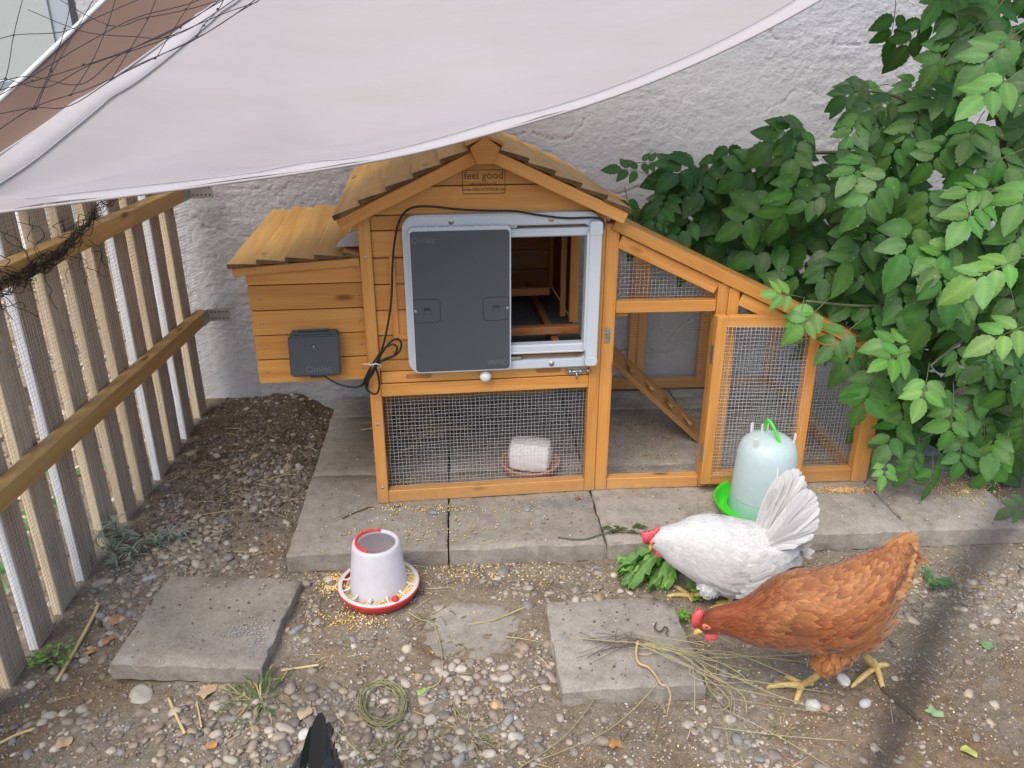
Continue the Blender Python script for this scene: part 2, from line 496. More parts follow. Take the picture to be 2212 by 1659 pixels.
def stucco():
    m, nt, bs = newmat('rough_white_render')
    vc = coords(nt, 'Object', (1, 1, 1.35))
    big = noise(nt, vc, 1.6, 5, 0.6); fine = noise(nt, vc, 75, 5, 0.65); mid = noise(nt, vc, 62, 4, 0.65); patch = noise(nt, vc, 5, 3, 0.5)
    c = ramp(nt, big, [(0.3, (0.45, 0.45, 0.465)), (0.7, (0.55, 0.55, 0.57))])
    c = mixc(nt, c, ramp(nt, mid, [(0.32, (0.70, 0.68, 0.66)), (0.48, (1, 1, 1))]), 0.4, 'MULTIPLY')
    vo = N(nt, 'ShaderNodeTexVoronoi', i_Scale=5.0); nt.links.new(vc, vo.inputs['Vector'])
    c = mixc(nt, c, (0.42, 0.20, 0.07), ramp(nt, vo.outputs['Distance'], [(0.012, (0.8,) * 3), (0.022, (0, 0, 0))]))
    nt.links.new(c, bs.inputs['Base Color']); bs.inputs['Roughness'].default_value = 0.9
    bs.inputs['Specular IOR Level'].default_value = 0.2
    at = N(nt, 'ShaderNodeAttribute', attribute_name='tint')
    crust = ramp(nt, mid, [(0.40, (0, 0, 0)), (0.50, (0.55,) * 3), (0.62, (1, 1, 1))])
    h = mixc(nt, crust, fine, 0.35)
    h = mixc(nt, (0, 0, 0), h, at.outputs['Color'])
    h2 = mixc(nt, h, patch, 0.25)
    bump(nt, bs, h2, 0.5, 0.007)
    return m
M_STUCCO = stucco()

def dirt():
    m, nt, bs = newmat('trodden_dirt')
    vc = coords(nt)
    a = noise(nt, vc, 2.2, 3, 0.6); b = noise(nt, vc, 70, 5, 0.78); e = noise(nt, vc, 260, 1, 0.7); w = noise(nt, vc, 7.0, 3, 0.65)
    c = ramp(nt, a, [(0.3, (0.205, 0.175, 0.137)), (0.52, (0.268, 0.234, 0.187)), (0.75, (0.33, 0.293, 0.242))])
    c = mixc(nt, c, ramp(nt, w, [(0.42, (1, 1, 1)), (0.62, (0.90, 0.78, 0.64))]), 0.5, 'MULTIPLY')
    c = mixc(nt, c, ramp(nt, b, [(0.3, (0.58, 0.54, 0.5)), (0.6, (1.12, 1.1, 1.06))]), 0.85, 'MULTIPLY')
    c = mixc(nt, c, (0.46, 0.40, 0.32), ramp(nt, e, [(0.62, (0, 0, 0)), (0.72, (0.8,) * 3)]))
    at = N(nt, 'ShaderNodeAttribute', attribute_name='tint')
    c = mixc(nt, c, at.outputs['Color'], 1.0, 'MULTIPLY')
    nt.links.new(c, bs.inputs['Base Color']); bs.inputs['Roughness'].default_value = 0.95
    bs.inputs['Specular IOR Level'].default_value = 0.15
    bump(nt, bs, b, 1.0, 0.007)
    return m
M_DIRT = dirt()

def concrete():
    m, nt, bs = newmat('worn_concrete_slab')
    vc = coords(nt, 'Object', (1, 1, 1), 11.0)
    a = noise(nt, vc, 3.0, 3, 0.62); b = noise(nt, vc, 22, 4, 0.7); e = noise(nt, vc, 190, 2, 0.7)
    c = ramp(nt, a, [(0.28, (0.265, 0.238, 0.205)), (0.55, (0.345, 0.318, 0.28)), (0.8, (0.40, 0.378, 0.345))])
    c = mixc(nt, c, ramp(nt, b, [(0.3, (0.68, 0.65, 0.61)), (0.58, (1.06, 1.05, 1.04))]), 0.75, 'MULTIPLY')
    c = mixc(nt, c, ramp(nt, e, [(0.3, (0.72, 0.7, 0.68)), (0.6, (1.05, 1.05, 1.05))]), 0.7, 'MULTIPLY')
    sp = noise(nt, vc, 8, 3, 0.5)
    c = mixc(nt, c, (0.40, 0.41, 0.40), ramp(nt, sp, [(0.68, (0, 0, 0)), (0.78, (0.6,) * 3)]))
    nt.links.new(c, bs.inputs['Base Color']); bs.inputs['Roughness'].default_value = 0.93
    bs.inputs['Specular IOR Level'].default_value = 0.15
    bump(nt, bs, e, 0.5, 0.002)
    return m
M_SLAB = concrete()

def leafmat():
    m, nt, bs = newmat('elder_leaf')
    at = N(nt, 'ShaderNodeAttribute', attribute_name='tint')
    oi = nt.nodes.new('ShaderNodeObjectInfo')
    vc = coords(nt, 'Object', (1, 1, 1), 5.0)
    c = mixc(nt, at.outputs['Color'], oi.outputs['Color'], 1.0, 'MULTIPLY')
    c = mixc(nt, c, ramp(nt, noise(nt, vc, 30, 5, 0.6), [(0.3, (0.78, 0.8, 0.78)), (0.7, (1.12, 1.1, 1.1))]), 1.0, 'MULTIPLY')
    vo = N(nt, 'ShaderNodeTexVoronoi', i_Scale=24.0); nt.links.new(vc, vo.inputs['Vector'])
    c = mixc(nt, c, (0.42, 0.33, 0.16), ramp(nt, vo.outputs['Distance'], [(0.05, (0.75,) * 3), (0.09, (0, 0, 0))]))
    nt.links.new(c, bs.inputs['Base Color']); bs.inputs['Roughness'].default_value = 0.42
    bs.inputs['Specular IOR Level'].default_value = 0.4
    bump(nt, bs, noise(nt, vc, 120, 3), 0.15, 0.001)
    tr = nt.nodes.new('ShaderNodeBsdfTranslucent')
    cg = mixc(nt, c, (1.0, 1.25, 0.5), 1.0, 'MULTIPLY'); nt.links.new(cg, tr.inputs[0])
    mx = nt.nodes.new('ShaderNodeMixShader'); mx.inputs[0].default_value = 0.3
    nt.links.new(bs.outputs[0], mx.inputs[1]); nt.links.new(tr.outputs[0], mx.inputs[2])
    nt.links.new(mx.outputs[0], nt.nodes['Material Output'].inputs[0])
    return m
M_LEAF = leafmat()
M_STEM = plain('green_brown_stem', (0.12, 0.13, 0.06), 0.6, 0, 60, 0.2, 0.3)
M_BARK = plain('brown_bark', (0.16, 0.10, 0.06), 0.85, 0, 70, 0.6, 0.35)
#PART2
# ================================================================== THE SETTING
P0 = Vector((-0.46, 2.376, 0.0)); AL = rad(6.7)
DX = Vector((math.cos(AL), math.sin(AL), 0)); DN = Vector((-math.sin(AL), math.cos(AL), 0))
WALL_O = P0 + DN * 0.965
PAT_O = Vector((-0.697, 2.072, 0)); PAT_A = rad(3.9)
def pat_local(x, y):
    ca, sa = math.cos(PAT_A), math.sin(PAT_A)
    qx, qy = x - PAT_O.x, y - PAT_O.y
    return qx * ca + qy * sa, -qx * sa + qy * ca
def wall_dist(x, y):      # metres in front of the wall
    return -((x - WALL_O.x) * DN.x + (y - WALL_O.y) * DN.y)
def gz(x, y):
    x = np.asarray(x, dtype=float); y = np.asarray(y, dtype=float)
    z = -0.058 + 0.030 * fbm(x, y, 1.3, 3, 11) + 0.010 * fbm(x, y, 9, 3, 21)
    wd_ = wall_dist(x, y)
    left = sstep(-0.80, -0.98, x + .03 * fbm(x, y, 6, 2, 31))
    z = z + 0.080 * left * sstep(0.75, 0.05, wd_)
    z = z - 0.045 * sstep(-0.85, -1.25, x) * sstep(2.3, 1.5, y)
    q_ = sstep(.19, .12, np.hypot(x + .115, (y - 1.80) * 1.1)); z = z * (1 - q_) - .060 * q_
    px, py = pat_local(x, y)
    inp = sstep(-0.03, 0.02, px) * sstep(2.47, 2.42, px) * sstep(-0.04, 0.01, py)
    z = z * (1 - inp) + (-0.066) * inp
    return z
def gzs(x, y): return float(gz(x, y))
def ground_pt(px, py, dz=0.0):
    p = at_z(px, py, -0.055)
    for _ in range(3): p = at_z(px, py, gzs(p.x, p.y))
    p.z += dz
    return p

def axis(lo, f0, f1, hi, step):
    a = [f0 - (f0 - lo) * (k / 22) ** 2.4 for k in range(22, 0, -1)]
    b = [f1 + (hi - f1) * (k / 22) ** 2.4 for k in range(1, 23)]
    return np.array(a + list(np.arange(f0, f1, step)) + [f1] + b)
xs = axis(-45, -1.7, 2.3, 45, 0.0095); ys = axis(-20, 0.85, 3.65, 70, 0.0095)
GX, GY = np.meshgrid(xs, ys)
fine = sstep(2.9, 2.2, np.abs(GX - .3)) * sstep(4.2, 3.7, GY)
GZ = gz(GX, GY) + fine * (0.007 * fbm(GX, GY, 38, 3, 51, 0.6) + 0.004 * np.abs(fbm(GX, GY, 95, 2, 71)))
ny, nx = GX.shape
ids = np.arange(nx * ny).reshape(ny, nx)
quad = np.stack([ids[:-1, :-1], ids[:-1, 1:], ids[1:, 1:], ids[1:, :-1]], -1).reshape(-1, 4)
soil = sstep(0.9, 0.25, wall_dist(GX, GY)) * sstep(-0.66, -0.8, GX) * sstep(-1.45, -1.3, GX)
soil = np.maximum(soil, 0.9 * sstep(1.55, 1.8, GX) * sstep(2.2, 2.6, GY))
rusty = sstep(0.08, 0.24, fbm(GX, GY, 3.2, 3, 91)) * sstep(1.9, 1.55, GY)
yard = sstep(-1.33, -1.42, GX)
tint = np.ones((ny, nx, 3))
tint *= 1 - soil[..., None] * (1 - np.array([0.60, 0.54, 0.48]))
tint *= 1 - 0.40 * rusty[..., None] * (1 - np.array([0.95, 0.68, 0.48]))
tint *= 1 + yard[..., None] * (np.array([1.5, 1.38, 1.2]) - 1)
g = mk_np('ground', np.stack([GX, GY, GZ], -1).reshape(-1, 3), quad, M_DIRT, None, True, tint.reshape(-1, 3))
g['kind'] = 'structure'

# ---- paving
def slab_mesh(name, w, d, h, seed, cut=None, n=16):
    r = np.random.default_rng(seed)
    u = np.linspace(0, 1, n + 1)
    U, Vv = np.meshgrid(u, u)
    X = U * w; Y = Vv * d
    Z = h + 0.0035 * fbm(X + seed, Y, 7, 3, seed) + 0.0012 * r.standard_normal(X.shape)
    edge = (np.minimum.reduce([U, 1 - U, Vv, 1 - Vv]) < 1e-6)
    Z[edge] -= 0.003 + 0.004 * r.random(edge.sum()) ** 3
    X = X + edge * 0.0012 * r.standard_normal(X.shape); Y = Y + edge * 0.0012 * r.standard_normal(X.shape)
    # draw the second ring of vertices close to the rim so the rim is a worn arris
    s = 0.005
    for A, L in ((X, w), (Y, d)):
        pass
    X[:, 1] = s + 0.0012 * r.standard_normal(n + 1); X[:, -2] = w - s + 0.0012 * r.standard_normal(n + 1)
    Y[1, :] = s + 0.0012 * r.standard_normal(n + 1); Y[-2, :] = d - s + 0.0012 * r.standard_normal(n + 1)
    if cut:      # knocked-off corner: (corner x, corner y, size)
        cx, cy, cs = cut
        dd = np.abs(X / w - cx) * w + np.abs(Y / d - cy) * d
        k = np.clip(cs - dd, 0, None) / 2
        X -= np.sign(cx - .5) * k; Y -= np.sign(cy - .5) * k
    I = np.arange((n + 1) ** 2).reshape(n + 1, n + 1)
    V = list(zip(X.ravel(), Y.ravel(), Z.ravel()))
    F = [(I[j, i], I[j, i + 1], I[j + 1, i + 1], I[j + 1, i]) for j in range(n) for i in range(n)]
    loop = [I[0, i] for i in range(n)] + [I[j, n] for j in range(n)] + [I[n, i] for i in range(n, 0, -1)] + [I[j, 0] for j in range(n, 0, -1)]
    prev = loop
    for zf in (0.45, 0.0):
        cur = []
        for q in loop:
            x, y, z = V[q]
            V.append((x + 0.0015 * r.standard_normal(), y + 0.0015 * r.standard_normal(), h * zf)); cur.append(len(V) - 1)
        for i in range(len(loop)):
            j = (i + 1) % len(loop)
            F.append((prev[i], cur[i], cur[j], prev[j]))
        prev = cur
    return V, [tuple(int(q) for q in f) for f in F]
def crisp(o, n=16):
    o.data.polygons.foreach_set('use_smooth', [i < n * n and 0 < i % n < n - 1 and n <= i < n * n - n for i in range(len(o.data.polygons))])
    return o
bed = bpy.data.objects.new('paved_patio', None); link(bed); bed['kind'] = 'structure'
bed.location = (PAT_O.x, PAT_O.y, 0); bed.rotation_euler = (0, 0, PAT_A)
k = 0
for row, (y0, y1) in enumerate(((0, .497), (.502, .995), (1.0, 1.20))):
    for ci, (x0, x1) in enumerate(((0, .496), (.502, .996), (1.002, 1.497), (1.503, 1.996), (2.003, 2.40))):
        k += 1
        V, F = slab_mesh('paving_slab', x1 - x0, y1 - y0, 0.062, 100 + k)
        dz = random.uniform(-0.002, 0.0015)
        o = mk('paving_slab', [(p[0] + x0 - (x0 + x1) / 2, p[1] + y0 - (y0 + y1) / 2, p[2] - 0.062 + dz) for p in V], F, M_SLAB, bed, True)
        o.location = ((x0 + x1) / 2, (y0 + y1) / 2, 0); crisp(o)
        o.rotation_euler = (random.uniform(-.004, .004), random.uniform(-.004, .004), 0)
def loose_slab(label, cx, cy, w, d, rz, tilt, top, seed, cut=None):
    V, F = slab_mesh('paving_slab', w, d, 0.052, seed, cut)
    o = mk('paving_slab', [(p[0] - w / 2, p[1] - d / 2, p[2] - 0.052) for p in V], F, M_SLAB, None, True)
    o.location = (cx, cy, top); o.rotation_euler = (tilt[0], tilt[1], rz); crisp(o)
    return tag(o, label, 'slab')
SLAB_L = loose_slab('square grey concrete slab lying loose beside the slatted fence', -0.832, 1.795, .392, .375, rad(-1.5), (rad(-.5), rad(0.8)), -0.012, 301)
SLAB_R = loose_slab('pale concrete slab with dry grass stems and a root lying across it', 0.289, 1.702, .362, .345, rad(4.5), (0, rad(.4)), -0.010, 302, (1, 1, .05))
buried = loose_slab('half-buried flat slab showing through dirt right of the red feeder', -0.115, 1.80, .27, .24, rad(-6), (0, 0), -0.0560, 303)

def in_slab(x, y, m=0.0):
    px, py = pat_local(x, y)
    r = (px > -0.005 - m) & (px < 2.405 + m) & (py > -0.005 - m)
    for cx, cy, w, d, a in ((-.832, 1.795, .392, .375, rad(-1.5)), (.289, 1.702, .362, .345, rad(4.5)), (-.115, 1.80, .27, .24, rad(-6))):
        qx = (x - cx) * math.cos(a) + (y - cy) * math.sin(a); qy = -(x - cx) * math.sin(a) + (y - cy) * math.cos(a)
        r |= (np.abs(qx) < w / 2 + m) & (np.abs(qy) < d / 2 + m)
    return r

# ---- gravel: real stones, far too many to count
PAL = np.array([(.40, .355, .30), (.30, .275, .25), (.52, .48, .42), (.20, .195, .19), (.45, .37, .28), (.60, .57, .52), (.31, .25, .205), (.28, .29, .31), (.37, .32, .28), (.25, .22, .20), (.48, .44, .40)])
def scatter_stones(name, x, y, z, r, sub, seed, flat=(.45, .75), tintmul=1.0, mat=None, pal=PAL, sink=.25):
    rg = np.random.default_rng(seed)
    base, T = ico(sub)
    n = len(x); m = len(base)
    nv = 10
    var = []
    for k in range(nv):
        d = 1 + 0.50 * vnoise(base[:, 0] + k * 7, base[:, 1] + base[:, 2] * .8, 1.3, seed + k) + .20 * vnoise(base[:, 2] - k * 3, base[:, 0] * .7 + base[:, 1], 2.7, seed + 50 + k)
        var.append(base * d[:, None])
    var = np.array(var)
    V = var[rg.integers(0, nv, n)]
    sc = np.stack([r * rg.uniform(.95, 1.5, n), r * rg.uniform(.75, 1.05, n), r * rg.uniform(flat[0], flat[1], n)], -1)
    V = V * sc[:, None, :]
    a = rg.uniform(0, 2 * np.pi, n); b = rg.normal(0, .22, n)
    ca, sa, cb, sb = np.cos(a), np.sin(a), np.cos(b), np.sin(b)
    X = V[..., 0] * cb[:, None] - V[..., 2] * sb[:, None]; Z = V[..., 0] * sb[:, None] + V[..., 2] * cb[:, None]; Y = V[..., 1]
    X, Y = X * ca[:, None] - Y * sa[:, None], X * sa[:, None] + Y * ca[:, None]
    P = np.stack([X + x[:, None], Y + y[:, None], Z + (z + sc[:, 2] * (1 - 2 * sink) * rg.uniform(.7, 1.1, n))[:, None]], -1).reshape(-1, 3)
    TT = (T[None] + (np.arange(n) * m)[:, None, None]).reshape(-1, 3)
    col = pal[rg.integers(0, len(pal), n)] * rg.uniform(.8, 1.2, (n, 1)) * tintmul
    if mat is None: col = col * .72 + np.array([.27, .225, .175]) * .28
    col = np.repeat(col, m, axis=0)
    o = mk_np(name, P, TT, mat or M_PEB, None, True, col)
    o['kind'] = 'stuff'
    return o
def density(x, y):
    d = 0.05 + np.zeros_like(x)
    for cx, cy, rx, ry, w in ((-.42, 1.62, .26, .16, .95), (-.18, 1.42, .42, .17, .95), (.16, 1.38, .36, .12, .9), (-.02, 1.64, .20, .14, .55), (-.98, 2.40, .26, .36, .62), (-.86, 2.75, .14, .22, .35),
                              (-1.08, 2.02, .16, .22, .95), (-1.12, 1.62, .13, .3, .9), (-.8, 1.5, .3, .13, .7), (.1, 1.98, .35, .09, .55), (1.45, 1.95, .3, .13, .5), (-.35, 1.22, .5, .14, .85), (.45, 1.27, .4, .1, .5), (-.55, 2.0, .12, .12, .35)):
        d = d + w * np.exp(-(((x - cx) / rx) ** 2 + ((y - cy) / ry) ** 2) ** 1.3)
    d = .8 * d * (0.12 + 1.5 * sstep(-.22, .2, fbm(x, y, 5, 3, 77)))
    return np.clip(d, 0, 1)
def candidates(n, x0, x1, y0, y1, seed, f=density, m=0.006):
    rg = np.random.default_rng(seed)
    x = rg.uniform(x0, x1, n); y = rg.uniform(y0, y1, n)
    ok = (rg.random(n) < f(x, y)) & ~in_slab(x, y, m) & (wall_dist(x, y) > 0.01)
    return x[ok], y[ok]
def thin(x, y, r, k=0.8):
    """keep stones that do not sit inside one another"""
    cell = 0.03; grid = {}; keep = []
    for i in np.argsort(-r):
        gx, gy = int(x[i] // cell), int(y[i] // cell); ok = True
        for a in (-2, -1, 0, 1, 2):
            for b in (-2, -1, 0, 1, 2):
                for j in grid.get((gx + a, gy + b), ()):
                    if (x[i] - x[j]) ** 2 + (y[i] - y[j]) ** 2 < (k * (r[i] + r[j])) ** 2: ok = False; break
                if not ok: break
            if not ok: break
        if ok:
            grid.setdefault((gx, gy), []).append(i); keep.append(i)
    return np.array(keep)
rg = np.random.default_rng(5)
x, y = candidates(50000, -1.29, 1.9, 1.0, 3.3, 1)
r = np.clip(rg.lognormal(math.log(.0062), .46, len(x)), .0032, .0165)
kp = thin(x, y, r, .70)
x, y, r = x[kp], y[kp], r[kp]
scatter_stones('gravel', x, y, gz(x, y), r, 2, 3, (.45, .75), .92, None, PAL * np.array([1.0, .965, .90]), .40)
x, y = candidates(34000, -1.29, 1.9, 1.0, 3.3, 2, lambda a, b: np.clip(density(a, b) * .8 + .28, 0, 1))
r = rg.uniform(.0018, .0052, len(x))
scatter_stones('grit', x, y, gz(x, y), r, 1, 9, (.6, .9), 1.0)
q = np.random.default_rng(19); x = -1.0 + q.normal(0, .17, 9000); y = 2.72 + q.normal(0, .27, 9000)
ok = ~in_slab(x, y, .004) & (x > -1.29) & (wall_dist(x, y) > .012)
x, y = x[ok], y[ok]
scatter_stones('soil_crumbs', x, y, gz(x, y), np.clip(q.lognormal(math.log(.0032), .5, len(x)), .0014, .011), 1, 20, (.55, .9), 1.0, M_GRAIN, np.array([(.15, .115, .085), (.12, .09, .065), (.19, .15, .115), (.10, .075, .055), (.23, .185, .14)]), .3)
q = np.random.default_rng(23); x = q.uniform(-1.28, 1.75, 30000); y = q.uniform(1.02, 2.15, 30000)
ok = ~in_slab(x, y, .002) & (q.random(30000) < .25 + .9 * sstep(-.25, .2, fbm(x, y, 7, 3, 177)))
x, y = x[ok], y[ok]
scatter_stones('dirt_crumbs', x, y, gz(x, y) + .001, np.clip(q.lognormal(math.log(.0017), .45, len(x)), .0008, .0052), 1, 24, (.5, .85), 1.0, M_GRAIN, np.array([(.24, .20, .155), (.19, .155, .12), (.31, .265, .21), (.14, .11, .085), (.38, .33, .27), (.45, .40, .34), (.30, .22, .15)]), .35)
x = rg.uniform(-4.6, -1.36, 6500); y = rg.uniform(1.2, 7.5, 6500)
r = rg.uniform(.009, .02, len(x))
o = scatter_stones('yard_gravel', x, y, gz(x, y), r, 1, 13, (.5, .8), 1.25, None, PAL * np.array([1.1, 1.0, .88]))
x = rg.uniform(-.65, 1.65, 150); y = rg.uniform(2.08, 2.42, 150)
x, y = x[in_slab(x, y, -.02)], y[in_slab(x, y, -.02)]
scatter_stones('slab_grit', x, y, np.zeros(len(x)) + 0.001, rg.uniform(.0015, .006, len(x)), 1, 15, (.5, .8), .9)

# a few stones large or odd enough to be pointed at
def stone(label, px, py, r, colr, seed, z=None):
    p = ground_pt(px, py) if z is None else at_z(px, py, z)
    V, T = ico(3)
    k = 1 + .34 * vnoise(V[:, 0] + seed, V[:, 1] + V[:, 2] * .8, 1.2, seed) + .1 * vnoise(V[:, 2], V[:, 0] + V[:, 1] * .5, 3, seed + 5)
    V = V * k[:, None] * np.array(r)
    o = mk_np('stone', V, T, M_PEB, None, True, np.tile(np.array(colr), (len(V), 1)))
    o.location = (p.x, p.y, p.z + r[2] * .45); o.rotation_euler = (0, 0, seed * 1.7)
    return tag(o, label, 'stone', 'loose stones on the dirt')
stone('white rounded stone on the dirt between the feet of the brown hen', 1822, 1472, (.021, .017, .013), (.62, .60, .56), 1)
stone('grey-white rounded stone just below the toes of the brown hen', 1755, 1528, (.019, .016, .013), (.52, .50, .47), 2)
stone('reddish-brown oval pebble beside a grey one, below the brown hen', 1783, 1531, (.014, .010, .009), (.38, .22, .16), 3)
stone('grey and white stone below the rear foot of the brown hen', 1868, 1523, (.017, .013, .011), (.48, .47, .46), 4)
stone('flat pale angular stone near the front edge of the loose left slab', 307, 1502, (.036, .027, .007), (.46, .42, .35), 5)
stone('thin flat bluish pebble between fence and left slab', 325, 1249, (.024, .010, .005), (.42, .46, .48), 6)
stone('long grey pebble standing at the right edge of the left slab', 640, 1365, (.013, .026, .011), (.27, .265, .25), 7)
stone('yellowish round pebble in the gravel below the feeder', 880, 1405, (.016, .014, .010), (.55, .46, .34), 8)
stone('white stone among the gravel near the black hen', 660, 1590, (.018, .015, .010), (.58, .56, .52), 10)
stone('flat grey stone chip lying on the slab in front of the coop', 935, 1108, (.020, .013, .007), (.26, .255, .25), 11, 0.0)
stone('round grey pebble on the pale dust in front of the mesh panel', 1138, 1101, (.012, .011, .005), (.33, .33, .33), 12, 0.0)
stone('orange-tan pebble in the gravel at the bottom centre', 1070, 1396 + 130, (.015, .013, .010), (.56, .38, .18), 13)

# ---- wall
U = np.arange(-1.02, 3.4, 0.0065); Zz = np.arange(-0.25, 2.3, 0.0065)
UU, ZZ = np.meshgrid(U, Zz)
rough = 0.45 + 0.55 * sstep(-.2, .12, fbm(UU, ZZ, 1.1, 3, 401) + .10 - .30 * sstep(1.9, 2.5, UU) * sstep(.6, 1.4, ZZ) - .25 * sstep(.45, .15, ZZ))
nn = fbm(UU * .8, ZZ * 1.15, 16, 4, 411, .55)
disp = rough * (0.0016 * np.clip(nn * 1.8, -.35, .9) + 0.0018 * sstep(.0, .14, fbm(UU * .9, ZZ * 1.4, 34, 3, 431)) + 0.0020 * fbm(UU, ZZ, 80, 2, 441))
disp += 0.009 * fbm(UU, ZZ, 1.7, 3, 451) + 0.0008 * fbm(UU, ZZ, 40, 2, 461)
crack = np.abs(fbm(UU, ZZ * 2.2, 2.4, 3, 471)); disp -= 0.006 * sstep(.016, .004, crack) * sstep(.1, .3, fbm(UU, ZZ, 1.9, 2, 481) + .2)
h, w = UU.shape
WV = np.stack([WALL_O.x + UU * DX.x - disp * DN.x, WALL_O.y + UU * DX.y - disp * DN.y, ZZ], -1).reshape(-1, 3)
ids = np.arange(h * w).reshape(h, w)
WQ = np.stack([ids[:-1, :-1], ids[:-1, 1:], ids[1:, 1:], ids[1:, :-1]], -1).reshape(-1, 4)
bk = np.array([WALL_O + DX * u + DN * .3 + Vector((0, 0, z)) for u in (U[0], U[-1]) for z in (Zz[0], Zz[-1])])
nb = len(WV)
WV = np.concatenate([WV, bk])
c00, c10, c01, c11 = ids[0, 0], ids[0, -1], ids[-1, 0], ids[-1, -1]
WQ = np.concatenate([WQ, np.array([[c00, c01, nb + 1, nb], [c10, nb + 2, nb + 3, c11], [c01, c11, nb + 3, nb + 1], [nb, nb + 1, nb + 3, nb + 2]])])
wt = np.ones((len(WV), 3)); wt[:h * w] = rough.reshape(-1, 1)
wall = mk_np('rendered_wall', WV, WQ, M_STUCCO, None, True, wt)
tag(wall, 'rough white rendered house wall behind the coop', 'wall')

# ---- wire mesh panels
def wire_panel(name, parent, poly, spacing, r, mapf, mat=None, wob=0.0008, seed=0, segs=8):
    """square-grid wire clipped to a convex polygon in (s,t); mapf turns (s,t,depth) into a point"""
    rg_ = random.Random(seed); items = []
    def clip(axisv, val):
        hits = []
        n = len(poly)
        for i in range(n):
            a, b = poly[i], poly[(i + 1) % n]
            if (a[axisv] - val) * (b[axisv] - val) < 0:
                t = (val - a[axisv]) / (b[axisv] - a[axisv]); hits.append(a[1 - axisv] + t * (b[1 - axisv] - a[1 - axisv]))
        return (min(hits), max(hits)) if len(hits) >= 2 else None
    for ax in (0, 1):
        lo = min(p[ax] for p in poly); hi = max(p[ax] for p in poly)
        v0 = lo + spacing * .5; i = 0
        while v0 < hi:
            c = clip(ax, v0 + 1e-5)
            if c and c[1] - c[0] > spacing * .4:
                ph = rg_.uniform(0, 6.28); pts = []
                off = rg_.gauss(0, wob * .6)
                for q in range(segs + 1):
                    w_ = c[0] + (c[1] - c[0]) * q / segs
                    j = wob * math.sin(ph + q * 1.3) + off + rg_.gauss(0, wob * .25)
                    st = (v0 + j, w_) if ax == 0 else (w_, v0 + j)
                    pts.append(mapf(st[0], st[1], wob * 1.2 * math.sin(ph * 2 + q * .9)))
                items.append((pts, r))
            v0 += spacing
    return tubes(name, items, mat or M_WIRE, parent, 4)

# ---- slatted fence on the left
FX = -1.26
fence = thing('slatted_fence', 'wooden slatted fence with wire mesh and two yellow rails', 'fence', (FX, 2.0, 0))
def fl(x, y, z): return (x, y - 2.0, z)
for zc in (0.413, 0.918):
    b_ = board('rail', fence, fl(-.0225, 0.75, zc - .004), fl(-.0225, 3.165, zc + .006), .056, .045, W_RAIL, bev=.003)
yy = 3.085
si = 0
while yy > 0.95:
    wdt = .086 + random.uniform(-.004, .004); th = .027
    x0 = -.052 - th; top = 1.22 + random.uniform(-.03, .03)
    lean = random.uniform(-.010, .010)
    bm = bmesh.new()
    bmesh.ops.create_cube(bm, size=1.0, matrix=Matrix.Diagonal((top + .14, th, wdt, 1)))
    bmesh.ops.bevel(bm, geom=list(bm.edges), offset=.002, segments=1, affect='EDGES')
    bm.normal_update()
    for f in bm.faces:
        if abs(f.normal.z) > .5: f.material_index = 1
    o = from_bm('slat', bm, W_SLAT, fence)
    o.data.materials.append(M_WHITEEDGE if si in (1, 3, 7, 9, 12) else W_EDGE)
    o.matrix_local = frame_of(fl(x0 + th / 2, yy + lean, -.14), fl(x0 + th / 2, yy - lean, top), (0, 1, 0))
    yy -= .1435 + random.uniform(-.006, .006); si += 1
wire_panel('wire_mesh', fence, [(0.9, -.1), (3.20, -.08), (3.20, 1.19), (0.9, 1.19)], .0127, .00055,
           lambda s, t, d: Vector(fl(-.049 + d * 1.5 + .02 * max(0, (s - 3.12)) / .08, s, t)), None, .0012, 3, 22)
def bracket(z):
    bx = .004
    pl = [(0, 0), (.058, 0), (.058, .052), (0, .052)]
    o = box('bracket', fence, -.002, .0015, 1.115, 1.178, z - .028, z + .028, M_ZINC, .0006)
    wx0, wx1 = .0, .085
    q = [Vector(fl(wx0, 3.176, z + a)) for a in (-.026, .026)] + [Vector(fl(wx1, 3.176 + .085 * .1175, z + a)) for a in (.026, -.026)]
    t = Vector((.0004, .0035, 0))
    V = q + [p + t for p in q]
    F = [(0, 1, 2, 3), (7, 6, 5, 4), (0, 4, 5, 1), (1, 5, 6, 2), (2, 6, 7, 3), (3, 7, 4, 0)]
    w2 = mk('wall_plate', V, F, M_ZINC, o)
    w2.matrix_parent_inverse = FRM[o.name].inverted()
    for ix in range(5):
        for iz in (-1, 1):
            p = Vector(fl(.012 + ix * .0155, 3.1755 + (.012 + ix * .0155) * .1175 - .0006, z + iz * .014))
            h_ = lathe('hole', [(0, 0), (.0034, 0)], M_BLACK, w2, 10)
            h_.matrix_parent_inverse = FRM[o.name].inverted()
            h_.matrix_local = Matrix.Translation(p) @ Matrix.Rotation(math.pi / 2, 4, 'X')
bracket(0.418); bracket(0.925)

